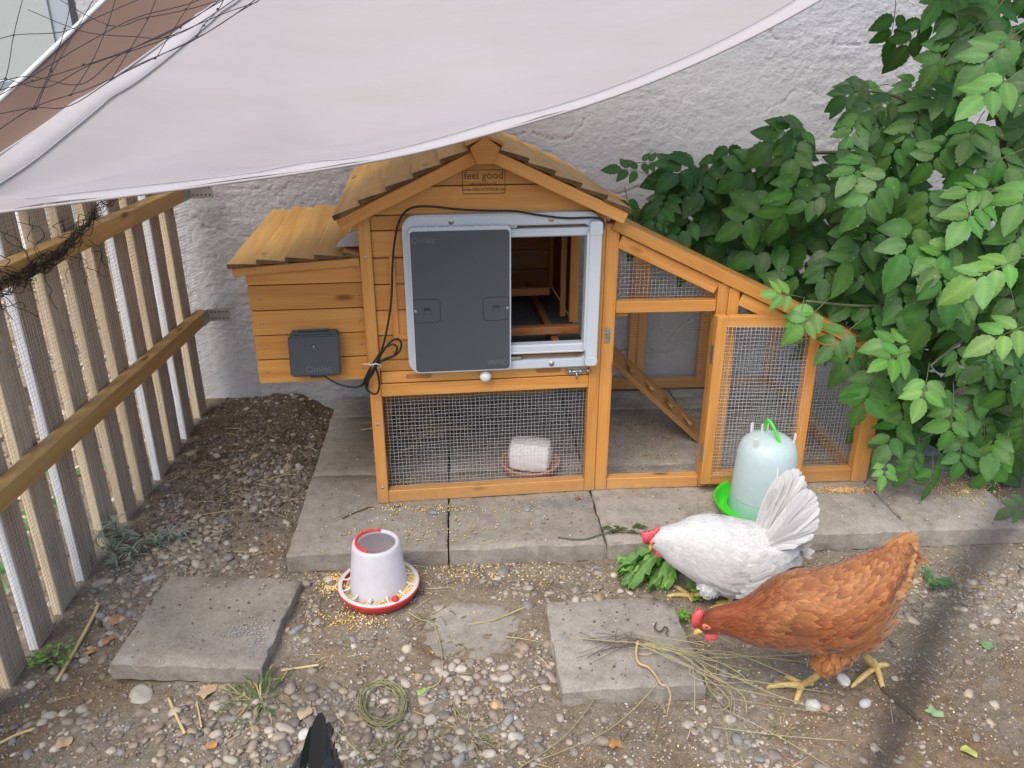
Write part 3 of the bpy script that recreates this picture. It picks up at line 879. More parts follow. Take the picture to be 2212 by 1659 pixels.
# ---- yard beyond the fence, seen through the gaps
bld = thing('neighbouring_building', 'pale neighbouring building with a blue-grey window at upper left', 'building', (-4.2, 7.2, 0))
M_PALEWALL = plain('pale_green_grey_wall', (0.36, 0.40, 0.395), 0.9, 0, 60, 0.2, 0.05)
M_GLASSY = plain('blue_grey_pane', (0.17, 0.24, 0.32), 0.25)
M_FRAME = plain('dark_window_frame', (0.03, 0.035, 0.045), 0.5)
M_GREYPL = plain('grey_reveal', (0.33, 0.38, 0.42), 0.7)
box('wall', bld, -5, .42, 0, .3, -.1, 3.6, M_PALEWALL)
box('wall', bld, 1.9, 5, 0, .3, -.1, 3.6, M_PALEWALL)
box('window_reveal', bld, .42, .60, .02, .28, .9, 2.6, M_GREYPL)
wf = box('window_frame', bld, .60, .66, -.02, .1, .9, 2.6, M_FRAME)
pane = box('window', bld, .66, 1.9, .05, .08, .9, 2.6, M_GLASSY)
box('wall', bld, .421, 1.899, .03, .3, -.1, .9, M_PALEWALL)
tab = thing('garden_table', 'small white garden table standing in the neighbouring yard', 'table', (-3.95, 6.2, -.05))
M_WPL = plain('white_garden_plastic', (0.82, 0.82, 0.8), 0.4)
box('tabletop', tab, -.22, .28, -.2, .2, 1.20, 1.27, M_WPL, .01)
for sx in (-.17, .22):
    box('leg', tab, sx - .03, sx + .03, -.15, -.09, 0, 1.2, M_WPL, .005)
plank = board('leaning_plank', None, (-2.0, 3.15, .06), (-2.35, 2.35, .44), .08, .02, W_POST)
tag(plank, 'grey plank leaning in the yard behind the slatted fence', 'plank')
#PART3
# ================================================================== CHICKEN COOP
coop = thing('chicken_coop', 'honey-coloured wooden chicken coop with nest box and open wire run', 'chicken coop', P0, AL)
def cl(px, py, off=0.0):
    """point of the print that lies on a plane parallel to the coop front -> coop coordinates"""
    d = ray(px, py); o = Vector((0, 0, CAM_H)); pp = P0 + DN * off
    t = (pp - o).dot(DN) / d.dot(DN); q = o + d * t - P0
    return Vector((q.dot(DX), q.dot(DN), q.z))
RA = rad(-3.14)
def R(x, y, z):
    return Vector((0.80 + x * math.cos(RA) - y * math.sin(RA), x * math.sin(RA) + y * math.cos(RA), z))
def rboard(name, a, b, w, t, up=(0, 0, 1), mat=None, parent=None, bev=.0018):
    return board(name, parent or coop, R(*a), R(*b), w, t, mat or W_COOP, up, bev)
def screw(parent, p, r=.0036, nrm=(0, -1, 0)):
    o = lathe('screw', [(0, .0016), (r * .7, .0013), (r, .0003), (r, 0)], M_SCREW, parent, 10)
    q = Vector(nrm).to_track_quat('Z', 'Y')
    o.matrix_local = Matrix.Translation(Vector(p)) @ q.to_matrix().to_4x4()
    sl_ = mk('slot', [(-r * .6, -.0004, .0017), (r * .6, -.0004, .0017), (r * .6, .0004, .0017), (-r * .6, .0004, .0017)], [(0, 1, 2, 3)], M_BLACK, o)
    return o
# posts and rails of the house
box('post', coop, 0, .037, 0, .037, 0, 1.0, W_COOP)
box('post', coop, .72, .7565, 0, .037, 0, 1.0, W_COOP)
box('post', coop, .758, .80, .002, .040, 0, .945, W_COOP)
box('post', coop, 0, .037, .855, .89, 0, .98, W_COOP)
box('post', coop, .72, .757, .855, .89, 0, .98, W_COOP)
box('bottom_rail', coop, .0372, .7198, .003, .038, 0, .045, W_COOP)
box('bottom_rail', coop, .002, .036, .0375, .8545, 0, .045, W_COOP)
box('bottom_rail', coop, .0372, .7198, .857, .888, 0, .045, W_COOP)
box('middle_rail', coop, .0372, .7198, .002, .036, .398, .441, W_COOP)
box('middle_rail', coop, .002, .036, .0375, .8545, .40, .44, W_COOP)
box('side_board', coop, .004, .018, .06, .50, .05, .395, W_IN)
# tray drawer below the floor
dr = box('drawer_front', coop, .040, .717, .004, .022, .4445, .4825, W_COOP)
for sx in (.16, .585):
    p = prism('finger_slot', coop, rrect(sx - .042, sx + .042, .4575, .4725, .0074, 4), .0025, .0060, W_IN)
kn = lathe('knob', [(0, 0), (.007, 0), (.007, .010), (.0165, .016), (.019, .024), (.0165, .033), (.008, .0375), (0, .0385)], M_KNOB, coop, 20)
kn.matrix_local = Matrix.Translation((.374, .004, .4635)) @ Matrix.Rotation(math.pi / 2, 4, 'X')
box('upper_rail', coop, .0372, .7198, .006, .030, .4855, .520, W_COOP)
# planked front wall, open behind the pop door
OX0, OX1, OZ0, OZ1 = .452, .715, .565, .945
zr = lambda x: .985 + (min(x, .755 - x) + .06) * .4686
PH = .0835
def plank_wall(poly_x0, poly_x1, z0, z1, y0, y1, name='wall_plank'):
    prism(name, coop, [(poly_x0, z0), (poly_x1, z0), (poly_x1, z1 - .0035), (poly_x0, z1 - .0035)], y0, y1, W_COOP, .0015)
z = .5215
while z < .985:
    z1 = min(z + PH, .985)
    if z1 <= OZ0 + .02 or z >= OZ1 - .01:
        plank_wall(.0372, .7198, z, z1, .014, .030)
    else:
        plank_wall(.0372, OX0, z, z1, .014, .030)
        plank_wall(.7155, .7198, z, z1, .014, .030)
    z = z1
box('front_moulding', coop, .086, .104, .004, .014, .60, .86, W_COOP)
board('front_moulding', coop, (.088, .009, .60), (.30, .009, .60), .018, .0095, W_COOP)
# gable planks follow the roof
def gable(y0, y1):
    z = .985
    while z < 1.165:
        z1 = min(z + PH, 1.185)
        def half(zz): return max(.004, .3775 - ((zz - .985) / .4686 - .06)) - .003
        a, b = half(z), half(z1)
        prism('gable_plank', coop, [(.3775 - a, z), (.3775 + a, z), (.3775 + b, z1 - .0035), (.3775 - b, z1 - .0035)], y0, y1, W_COOP, .0015)
        z = z1
gable(.012, .030)
for s in (-1, 1):
    f = lambda u: .3775 + s * u
    board('gable_moulding', coop, (f(.415), .006, .992 - .012), (f(.02), .006, 1.177 - .012), .022, .010, W_COOP)
# roof
SL = math.atan(.4686); SLEN = .4375 / math.cos(SL)
roof = board('roof', coop, (.3775, -.05, 1.176), (.3775, .895, 1.176), .022, .03, W_IN)
def roof_board(parent, org, sdir, ndir, s0, s1, first, y0, y1, mat=W_ROOF, inv=None, th=.0105):
    b0 = 0.0 if first else .0060
    cs = [(s0, b0), (s0, b0 + th + .003), (s0 + .004, b0 + th + .004), ((s0 + s1) / 2, th * .95 + b0 * .55 + .001), (s1, .0060), (s1, 0)]
    V = []
    for yv in (y0, y1):
        for s_, n_ in cs:
            p = org + sdir * s_ + ndir * n_
            V.append(Vector((p.x, yv + random.uniform(-.0006, .0006), p.z)))
    m = len(cs)
    F = [tuple(range(m))[::-1], tuple(range(m, 2 * m))] + [(i, (i + 1) % m, m + (i + 1) % m, m + i) for i in range(m)]
    c = sum(V, Vector()) / len(V)
    M = Matrix(((0, 1, 0), (-1, 0, 0), (0, 0, 1))).transposed().to_4x4(); M.translation = c      # own X runs along the roof's depth
    Mi = M.inverted()
    o = mk('roof_board', [Mi @ p for p in V], F, mat, parent)
    o.data.materials.append(W_END)
    o.data.polygons[0].material_index = 1; o.data.polygons[1].material_index = 1
    o.data.polygons[2].material_index = 1
    bm = bmesh.new(); bm.from_mesh(o.data); bmesh.ops.recalc_face_normals(bm, faces=bm.faces); bm.to_mesh(o.data); bm.free()
    o.matrix_local = inv @ M
    return o
rinv = FRM[roof.name].inverted()
for s in (-1, 1):
    org = Vector((.3775 + s * .4375, 0, .985)); sd = Vector((-s * math.cos(SL), 0, math.sin(SL))); nd = Vector((s * math.sin(SL), 0, math.cos(SL)))
    step = .0872
    for k in range(6):
        s0 = k * step
        s1 = min(s0 + step + .006, SLEN - .002)
        if s1 - s0 < .02: continue
        roof_board(roof, org, sd, nd, s0, s1, k == 0, -.060 + random.uniform(-.003, .003), .905, W_ROOF, rinv)
    a = org + Vector((0, -.046, 0)) - nd * .019 + sd * .004; b = org + sd * (SLEN - .036) + Vector((0, -.046, 0)) - nd * .019
    board('barge_board', coop, a, b, .036, .016, W_COOP, (0, 0, 1))
    a = org + sd * .012 - nd * .012; board('eave_batten', coop, a + Vector((0, -.035, 0)), a + Vector((0, .89, 0)), .022, .022, W_COOP)
    # ridge cap boards
    rc = Vector((.3775, 0, 1.2005)) + nd * .010
    c0 = rc - sd * .036 * 1.0; cc = rc - sd * .026 + nd * .006
    o = board('ridge_cap', coop, cc + Vector((0, -.072, 0)), cc + Vector((0, .905, 0)), .054, .010, W_ROOF, sd)
prism('ridge_plate', coop, [(.3775 - .044, 1.184), (.3775 - .024, 1.140), (.3775 + .024, 1.140), (.3775 + .044, 1.184), (.3775, 1.2155)], -.078, -.055, W_COOP, .0015)
# burnt-in maker's plate on the gable
sx0, sx1, sz0, sz1 = .316, .444, 1.0415, 1.1115
ring_plate('sign_border', coop, rrect(sx0, sx1, sz0, sz1, .006, 4), rrect(sx0 + .0014, sx1 - .0014, sz0 + .0014, sz1 - .0014, .005, 4), .0100, .0116, M_BURN)
sc = (sx0 + sx1) / 2
lettering('lettering', 'feel good', .0315, M_BURN, coop, (sc, .0114, 1.0945))
lettering('lettering', 'PET PRODUCTS', .0108, M_BURN, coop, (sc, .0114, 1.0695))
lettering('lettering', 'www.FEELGOODUK.net', .0124, M_BURN, coop, (sc, .0114, 1.0545))
# floor, inner walls, perches
M_FELT = plain('dusty_grey_floor', (0.13, 0.125, 0.12), 0.9, 0, 60, 0.3, 0.3)
box('floor_panel', coop, .02, .738, .032, .875, .484, .494, M_FELT)
for i in range(6):
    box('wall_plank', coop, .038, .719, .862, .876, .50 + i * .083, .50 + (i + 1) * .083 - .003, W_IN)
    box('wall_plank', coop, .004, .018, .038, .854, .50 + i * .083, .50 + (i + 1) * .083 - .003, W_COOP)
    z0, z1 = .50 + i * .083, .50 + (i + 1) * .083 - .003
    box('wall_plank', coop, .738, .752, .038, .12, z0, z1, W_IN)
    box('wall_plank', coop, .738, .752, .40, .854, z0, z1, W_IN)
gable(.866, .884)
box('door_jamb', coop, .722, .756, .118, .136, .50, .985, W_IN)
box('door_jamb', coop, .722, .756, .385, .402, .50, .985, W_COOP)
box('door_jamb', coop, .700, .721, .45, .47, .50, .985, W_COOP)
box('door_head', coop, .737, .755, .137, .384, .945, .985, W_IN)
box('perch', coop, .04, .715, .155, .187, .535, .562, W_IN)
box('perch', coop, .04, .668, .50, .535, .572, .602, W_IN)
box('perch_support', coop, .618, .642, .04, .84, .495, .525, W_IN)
# wire panels of the house
def cm(y): return lambda s, t, d: Vector((s, y + d, t))
wire_panel('wire_mesh', coop, [(.032, .040), (.724, .040), (.724, .402), (.032, .402)], .0127, .00058, cm(.034), None, .0011, 11, 14)
for i in range(5):
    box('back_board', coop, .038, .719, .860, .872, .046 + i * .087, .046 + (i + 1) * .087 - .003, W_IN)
# nest box
NX = -.347
for i in range(5):
    z0 = .452 + i * .0812
    zl, zr_ = (z0 + .0778, z0 + .0778) if i < 4 else (.8385, .8590)
    prism('nest_plank', coop, [(NX, z0), (-.001, z0), (-.001, zr_), (NX, zl)], .030 + .001 * (i % 2), .046, W_COOP, .0016)
    box('nest_plank', coop, NX, NX + .014, .047, .845, z0, min(z0 + .0778, .8375), W_COOP)
    screw(coop, (NX + .03, .0295, z0 + .040)); screw(coop, (-.016, .0295, z0 + .040))
box('nest_floor', coop, NX + .015, -.002, .047, .845, .455, .467, W_IN)
box('nest_plank', coop, NX, -.002, .846, .86, .452, .8375, W_COOP)
NSL = math.atan(.062)
nroof = board('nest_roof', coop, (-.38, .016, .823), (-.002, .016, .8455), .026, .018, W_COOP)
ninv = FRM[nroof.name].inverted()
org = Vector((-.389, 0, .838)); sd = Vector((math.cos(NSL), 0, math.sin(NSL))); nd = Vector((-math.sin(NSL), 0, math.cos(NSL)))
for k in range(5):
    s0 = k * .0855; s1 = min(s0 + .0915, .388)
    roof_board(nroof, org, sd, nd, s0, s1, k == 0, -.004 + random.uniform(-.003, .003), .862, W_ROOF, ninv)
M_FILM = plain('dusty_clear_film', (0.50, 0.44, 0.42), 0.4)
mk('plastic_patch', [(-.075, .05, .8835), (-.003, .02, .8905), (-.003, .28, .8905), (-.05, .22, .886), (-.07, .12, .8845)], [(0, 1, 2, 3, 4)], M_FILM, coop)
for p in ((.018, -.0005, .86), (.018, -.0005, .30), (.018, -.0005, .06), (.018, -.0005, .505), (.738, -.0005, .50), (.777, .0015, .93)):
    screw(coop, p, .0048)
# latch and catch
b_ = prism('barrel_bolt', coop, rrect(.648, .700, .4475, .4735, .003, 3), -.0005, .0035, M_ZINC)
for xx, rr_ in ((.656, .0065), (.690, .0065), (.716, .0065)):
    o = tube('bolt_keeper', [(xx - .005, -.004, .4605), (xx + .005, -.004, .4605)], rr_, M_ZINC, coop, 12)
tube('bolt_pin', [(.640, -.005, .4605), (.724, -.005, .4605)], .0036, M_SCREW, coop, 10)
tube('bolt_handle', [(.676, -.006, .4605), (.676, -.012, .452), (.676, -.013, .437)], .0034, M_SCREW, coop, 8)
prism('catch_plate', coop, rrect(.769, .785, .553, .606, .006, 4), -.0005, .0025, M_ZINC)
prism('catch_plate', coop, rrect(.7725, .7815, .569, .590, .002, 3), -.0040, -.0006, M_SCREW)
screw(coop, (.777, -.0008, .598), .0034); screw(coop, (.777, -.0008, .561), .0034)

# ---- the run
rboard('bottom_rail', (.001, .020, .0215), (.329, .020, .0215), .043, .036)
rboard('bottom_rail', (.405, .022, .026), (.888, .022, .026), .050, .036)
rboard('post', (.347, .020, 0), (.347, .020, .748), .036, .038, (1, 0, 0))
rboard('post', (.3845, .021, 0), (.3845, .021, .733), .036, .038, (1, 0, 0))
rboard('post', (.918, .021, 0), (.918, .021, .455), .059, .038, (1, 0, 0))
rboard('cross_rail', (.001, .019, .673), (.328, .019, .673), .038, .034)
def sloped(x0, x1, z_at0, y, w, t, name, mat=None, up=(0, 0, 1)):
    return rboard(name, (x0, y, z_at0 - .4800 * x0), (x1, y, z_at0 - .4800 * x1), w, t, up, mat)
sloped(.002, .327, .8885, .021, .042, .034, 'sloped_rail')
sloped(.408, .935, .8885, .021, .042, .034, 'sloped_rail')
sloped(-.02, .965, .9345, .012, .036, .040, 'roof_rail')
sloped(-.02, .965, .9480, .086, .014, .105, 'roof_rail')
sloped(-.02, .965, .930, .90, .036, .040, 'roof_rail')
sloped(.25, .93, .8885, .895, .042, .034, 'sloped_rail')
for xx in (.30, .62):
    zt = .925 - .48 * xx
    rboard('post', (xx, .905, 0), (xx, .905, zt - .06), .038, .036, (1, 0, 0))
    rboard('post', (xx - .0385, .905, 0), (xx - .0385, .905, zt - .045), .036, .036, (1, 0, 0))
rboard('post', (.918, .905, 0), (.918, .905, .455), .059, .038, (1, 0, 0))
rboard('bottom_rail', (-.03, .905, .022), (.888, .905, .022), .044, .034)
rboard('bottom_rail', (.922, .042, .022), (.922, .885, .022), .044, .034)
rboard('top_rail', (.925, .042, .440), (.925, .885, .440), .036, .034)
rboard('side_batten', (.0, .03, .643), (.045, .03, .643), .012, .02)
def rm(y): return lambda s, t, d: R(s, y + d, t)
wire_panel('wire_mesh', coop, [(.0, .692), (.331, .692), (.331, .715), (.0, .874)], .0127, .0005, rm(.040), None, .0007, 21)
wire_panel('wire_mesh', coop, [(.40, .045), (.893, .045), (.893, .44), (.40, .678)], .0127, .0005, rm(.042), None, .0009, 22, 12)
wire_panel('wire_mesh', coop, [(-.03, .04), (.92, .04), (.92, .44), (.0, .86), (-.03, .86)], .0127, .0004, rm(.885), None, .0009, 23, 10)
wire_panel('wire_mesh', coop, [(.04, .04), (.89, .04), (.89, .43), (.04, .43)], .0127, .0006, lambda s, t, d: R(.905 + d, s, t), None, .0009, 24, 10)
# run door, swung right open against the run front
rdoor = rboard('run_door', (.338, -.034, .038), (.338, -.034, .652), .036, .032, (1, 0, 0))
dinv = FRM[rdoor.name].inverted()
def dpart(name, a, b, w, t, up=(0, 0, 1)):
    o = board(name, rdoor, a, b, w, t, W_COOP, up)
    o.matrix_local = dinv @ frame_of(a, b, up)
    return o
dpart('stile', R(.648, -.058, .034), R(.640, -.058, .650), .036, .028, (1, 0, 0))
dpart('rail', R(.357, -.036, .634), R(.622, -.056, .632), .038, .028)
dpart('rail', R(.357, -.036, .058), R(.629, -.056, .056), .040, .028)
wm = wire_panel('wire_mesh', rdoor, [(.352, .066), (.640, .066), (.640, .622), (.352, .622)], .0127, .00048,
                lambda s, t, d: R(s, -.052 - (s - .35) * .07 + d, t), None, .0010, 26, 12)
wm.matrix_parent_inverse = dinv
for zz in (.52, .16):
    hg = board('hinge', rdoor, R(.3185, -.036, zz - .032), R(.3185, -.036, zz + .032), .022, .002, M_ZINC, (0, 1, 0), .0005)
    hg.matrix_local = dinv @ frame_of(R(.3185, -.036, zz - .032), R(.3185, -.036, zz + .032), (0, 1, 0))
# ramp
ramp_o = board('ramp', coop, (.80, .40, .452), (1.262, .385, .012), .150, .018, W_DUST, (0, 1, .28))
rinv2 = FRM[ramp_o.name].inverted()
for k in range(5):
    t = .15 + k * .175
    c = Vector((.80, .40, .452)).lerp(Vector((1.262, .385, .012)), t) + Vector((.69, 0, .724)) * .013
    o = board('cleat', ramp_o, c + Vector((0, -.074, 0)), c + Vector((0, .074, 0)), .011, .018, W_DUST, Vector((.69, 0, .724)))
    o.matrix_local = rinv2 @ frame_of(c + Vector((0, -.074, 0)), c + Vector((0, .074, 0)), Vector((.69, 0, .724)))

# ================================================================== AUTOMATIC DOOR (own device, screwed to the front)
adoor = thing('automatic_door', 'pale grey framed automatic sliding door, half open, on the coop front', 'coop door', P0 + DX * .43 - DN * .012 + Vector((0, 0, .482)), AL)
doff = Vector((.43, -.012, .482))
def ring_loops(x0, x1, z0, z1, r, i0, ri):
    return rrect(x0, x1, z0, z1, r, 7), rrect(i0[0], i0[1], i0[2], i0[3], ri, 7)
o1, i1 = ring_loops(.131, .735, .483, .987, .042, (.158, .700, .5135, .9505), .020)
fr = ring_plate('frame', adoor, o1, i1, -.024, .012, M_DOORGREY)
bm = bmesh.new(); bm.from_mesh(fr.data)
bmesh.ops.recalc_face_normals(bm, faces=bm.faces)
bmesh.ops.bevel(bm, geom=[e for e in bm.edges if len(e.link_faces) == 2 and e.calc_face_angle(0) > .8], offset=.004, segments=2, affect='EDGES')
bm.to_mesh(fr.data); bm.free()
box('top_track', adoor, .160, .700, -.026, .010, .9145, .9400, M_DOORGREY, .004)
box('top_track', adoor, .440, .700, -.030, -.0265, .918, .930, M_DOORGREY, .0015)
box('bottom_track', adoor, .160, .700, -.026, .012, .5350, .5660, M_DOORGREY, .004)
box('bottom_track', adoor, .440, .700, -.030, -.0265, .5385, .5450, M_DOORGREY, .0015)
prism('end_bar', adoor, rrect(.6955, .7330, .497, .9625, .010, 4), -.050, -.0245, M_DOORGREY, .003)
prism('end_bar', adoor, rrect(.6885, .7000, .548, .930, .003, 3), -.044, -.006, M_DOORGREY, .002)
prism('bar_cap', adoor, rrect(.6945, .7345, .920, .9635, .010, 4), -.0525, -.0235, M_DOORGREY, .003)
prism('bar_cap', adoor, rrect(.6945, .7345, .4955, .5250, .010, 4), -.0525, -.0235, M_DOORGREY, .003)
prism('motor_block', adoor, rrect(.455, .476, .943, .958, .003, 3), -.022, -.004, M_ZINC)
prism('motor_block', adoor, rrect(.455, .490, .517, .527, .003, 3), -.022, -.004, M_ZINC)
pn = prism('sliding_panel', adoor, rrect(.1490, .4545, .4945, .9560, .012, 5), -.046, -.028, M_DOORGREY, .003)
pf = prism('panel_face', pn, rrect(.1535, .4500, .4990, .9450, .010, 5), -.0485, -.0440, M_DARKGREY, .0012)
for cx, sgn in ((.196, 1), (.408, -1)):
    xa, xb = (.154, .236) if sgn > 0 else (.367, .4495)
    zc = .700
    lo = rrect(xa, xb, zc - .038, zc + .038, .014, 5)
    ring_plate('latch_plate', pn, lo, rrect(xa + .0011, xb - .0011, zc - .0369, zc + .0369, .013, 5), -.0492, -.0484, M_BLACK)
    prism('latch_plate', pn, rrect(xa + .0015, xb - .0015, zc - .0365, zc + .0365, .0128, 5), -.0496, -.0480, M_DARKGREY)
    prism('square_hole', pn, rrect(cx - .0115, cx + .0115, zc - .0115, zc + .0115, .0015, 2), -.0500, -.0490, M_FRAME)
    prism('square_hole', pn, rrect(cx - .0095, cx + .0105, zc - .0105, zc + .0015, .001, 2), -.0503, -.0499, M_DARKGREY)
    screw(pn, (xa + .006 if sgn > 0 else xb - .006, -.0492, zc), .0046)
lettering('lettering', 'Omlet', .026, M_EMBOSS, pn, (.190, -.0487, .917), depth=.0007)
lettering('lettering', 'Omlet', .026, M_EMBOSS, pn, (.413, -.0487, .522), rot=(math.pi / 2, math.pi, 0), depth=.0007)
for xx in (.200, .236, .275, .318, .352, .400):
    box('panel_clip', pn, xx - .006, xx + .006, -.044, -.029, .956, .959, M_DOORGREY, .0008)
for xx, zz in ((.278, .9685), (.580, .9685), (.280, .4985), (.590, .4985)):
    c = lathe('screw_recess', [(0, .0012), (.0085, .0012), (.0098, 0)], M_ZINC, adoor, 16)
    c.matrix_local = Matrix.Translation((xx, -.0240, zz)) @ Matrix.Rotation(math.pi / 2, 4, 'X')
    screw(adoor, (xx, -.0252, zz), .0068)
for ch in adoor.children: ch.location = ch.location - doff

# control box on the nest box
cbox = thing('control_box', 'dark grey door control box fixed on the nest box planks', 'control box', P0 + DX * -.16 + DN * .03 + Vector((0, 0, .478)), AL)
coff = Vector((-.16, .03, .478))
prism('casing', cbox, [(-.236, .484), (-.087, .484), (-.083, .630), (-.231, .630)], -.012, .030, M_DARKGREY, .006)
prism('lid', cbox, [(-.240, .489), (-.083, .489), (-.079, .624), (-.236, .624)], -.020, -.004, M_DARKGREY, .005)
tube('hinge_bar', [(-.205, .006, .634), (-.112, .006, .634)], .0035, M_DARKGREY, cbox, 8)
dm = lathe('light_sensor', [(0, .0002), (.004, .0006), (.0045, .0026), (.013, .0012), (.021, .0003), (.026, 0)], M_DARKGREY, cbox, 24)
dm.matrix_local = Matrix.Translation((-.1595, -.0195, .589)) @ Matrix.Rotation(math.pi / 2, 4, 'X')
screw(cbox, (-.1595, -.0218, .589), .0036)
lettering('lettering', 'Omlet', .031, M_EMBOSS, cbox, (-.152, -.0203, .512), depth=.0010)
prism('plug', cbox, rrect(-.182, -.138, .4775, .4875, .003, 3), -.006, .016, M_DARKGREY, .002)
for ch in cbox.children: ch.location = ch.location - coff

# cable
cab = thing('power_cable', 'black cable looped over the pale door frame and bundled beside the box', 'cable', P0 + DX * .02 + DN * -.02 + Vector((0, 0, .42)), AL)
kof = Vector((.02, -.02, .42))
def cpath(pts): return [cl(a, b, c) - kof for a, b, c in pts]
main = cpath([(690, 803, .012), (712, 820, -.006), (742, 833, -.012), (775, 835, -.014), (800, 815, -.022), (815, 785, -.030), (828, 745, -.03), (838, 700, -.025), (846, 640, -.02), (848, 570, -.018), (855, 505, -.02), (868, 467, -.028), (890, 449, -.030), (930, 446, -.031), (985, 452, -.031), (1050, 455, -.031), (1110, 456, -.031), (1160, 464, -.031), (1220, 471, -.031), (1275, 470, -.031), (1296, 472, -.034), (1304, 482, -.038), (1303, 494, -.032), (1298, 500, -.02)])
tube('cord', catmull(main, 6), .0033, M_BLACK, cab, 8)
loops = [[(792, 838, -.02), (800, 812, -.03), (818, 775, -.034), (840, 742, -.034), (858, 732, -.034), (867, 742, -.034), (862, 760, -.034), (845, 772, -.036), (825, 780, -.037), (808, 795, -.037), (795, 812, -.036), (790, 832, -.03), (797, 846, -.025), (812, 851, -.025), (819, 838, -.026), (818, 815, -.03), (812, 795, -.034)],
         [(782, 835, -.018), (790, 815, -.034), (806, 785, -.038), (828, 755, -.038), (848, 744, -.038), (858, 752, -.038), (850, 768, -.039), (832, 775, -.04), (815, 788, -.041), (802, 806, -.040), (792, 828, -.032)]]
for lp in loops:
    tube('cord_loop', catmull(cpath(lp), 5), .0033, M_BLACK, cab, 8)
tie = [cl(812 + 11 * math.cos(a), 791 + 5 * math.sin(a), -.040 + .016 * math.sin(a)) - kof for a in np.linspace(0, 6.28, 14)]
tube('cable_tie', tie, .0018, M_TIE, cab, 6)
tube('cable_tie', cpath([(806, 789, -.05), (790, 786, -.05), (783, 787, -.05)]), .0011, M_TIE, cab, 5)
tube('cable_tie', cpath([(803, 792, -.052), (797, 784, -.052)]), .0011, M_TIE, cab, 5)

# ================================================================== FEEDER AND DRINKER
fp = Vector((-.392, 1.945, 0)); fp.z = gzs(fp.x, fp.y) + .004
feeder = thing('poultry_feeder', 'milky white hopper feeder with red tray full of yellow grain', 'feeder', fp, rad(15))
lathe('tray', [(0, .003), (.085, .003), (.108, .012), (.1195, .036), (.1205, .0395), (.1185, .040), (.1165, .0365), (.104, .016), (.08, .008), (0, .008)], M_RED, feeder, 56)
lathe('hopper', [(.0865, .022), (.0860, .032), (.0845, .040), (.0690, .172), (.0672, .1800), (.0635, .1830), (.0575, .1815), (.0555, .1770), (.0565, .172), (.0650, .169), (.0815, .040), (.083, .022)], M_MILKY, feeder, 56)
ring = lathe('grille_ring', [(.1065, .0405), (.1180, .0405), (.1185, .0425), (.1175, .0440), (.1070, .0440), (.1060, .0425), (.1065, .0405)], M_MILKRIM, feeder, 56)
for k in range(12):
    a = 2 * math.pi * (k + .3) / 12
    c, s = math.cos(a), math.sin(a)
    P_ = [(.084 * c, .084 * s, .048), (.092 * c, .092 * s, .0435), (.100 * c, .100 * s, .0420), (.1075 * c, .1075 * s, .0425)]
    tube('grille_spoke', catmull(P_, 3), [.0042] * 3 + [.0030] * 3 + [.0026] * 3 + [.0032], M_MILKRIM, feeder, 6)
hp = []
for k in range(17):
    a = rad(70 + 170 * k / 16); hp.append((.0555 * math.cos(a), .0555 * math.sin(a), .1845 + .003 * math.sin(math.pi * k / 16)))
tube('handle', hp, .0042, M_RED, feeder, 8)
blob('catch_knob', (.060 * math.cos(rad(-75)) + .02, -.0995, .047), (.0115, .010, .0115), M_RED, feeder, 2)
gm = []
# grain: loose pieces, uncountable
GP = np.array([(.82, .56, .08), (.84, .68, .30), (.80, .62, .30), (.84, .74, .48), (.74, .44, .05), (.58, .40, .16)])
def grains(name, x, y, z, seed, parent=None, size=(.0018, .0034), pal=GP):
    o = scatter_stones(name, x, y, z, np.random.default_rng(seed).uniform(size[0], size[1], len(x)), 1, seed, (.5, .9), 1.0, M_GRAIN, pal)
    if parent is not None: o.parent = parent
    return o
q = np.random.default_rng(3)
a = q.uniform(0, 2 * np.pi, 3600); rr_ = np.sqrt(q.uniform(.086 ** 2, .109 ** 2, 3600))
amt = .026 + .010 * np.sin(a + rad(-60)) * -1 + .004 * q.standard_normal(3600)
grains('grain', rr_ * np.cos(a), rr_ * np.sin(a), np.clip(amt, .016, .038), 31, feeder)
def pile(n, cx, cy, sx, sy, seed, zf=None, pal=GP, size=(.0015, .0032)):
    q = np.random.default_rng(seed)
    x = cx + q.normal(0, sx, n); y = cy + q.normal(0, sy, n)
    z = (gz(x, y) if zf is None else np.zeros(n) + zf) + .003
    return x, y, z
def joinpiles(name, L, seed, pal=GP, size=(.0015, .0032)):
    x, y, z = (np.concatenate([p[i] for p in L]) for i in range(3))
    return grains(name, x, y, z, seed, None, size, pal)
fl1 = ground_pt(722, 1262); fl2 = ground_pt(770, 1335)
joinpiles('spilled_grain', [pile(420, fl1.x, fl1.y, .020, .022, 1), pile(260, fl2.x, fl2.y, .06, .03, 2), pile(350, -.1, 2.04, .25, .03, 3), pile(160, -.3, 2.2, .15, .06, 4, 0.0), pile(170, -.25, 2.335, .14, .012, 5, 0.0), pile(260, .3, 1.5, .5, .25, 6)], 41)
HUSK = np.array([(.62, .36, .14), (.70, .46, .2), (.52, .28, .1), (.66, .5, .28)])
r1 = at_z(1830, 1060, 0); r2 = at_z(2070, 1050, 0); r3 = at_z(1790, 985, 0); r4 = at_z(1450, 930, 0)
joinpiles('grain_husks', [pile(520, r1.x, r1.y, .055, .012, 7, .001), pile(520, r2.x, r2.y, .07, .05, 8, .001), pile(900, r3.x, r3.y + .08, .14, .16, 9, .001), pile(700, r4.x, r4.y - .05, .2, .2, 10, .001), pile(300, 1.05, 2.06, .12, .03, 11), pile(350, 1.3, 2.02, .15, .03, 12)], 43, HUSK, (.0014, .0030))

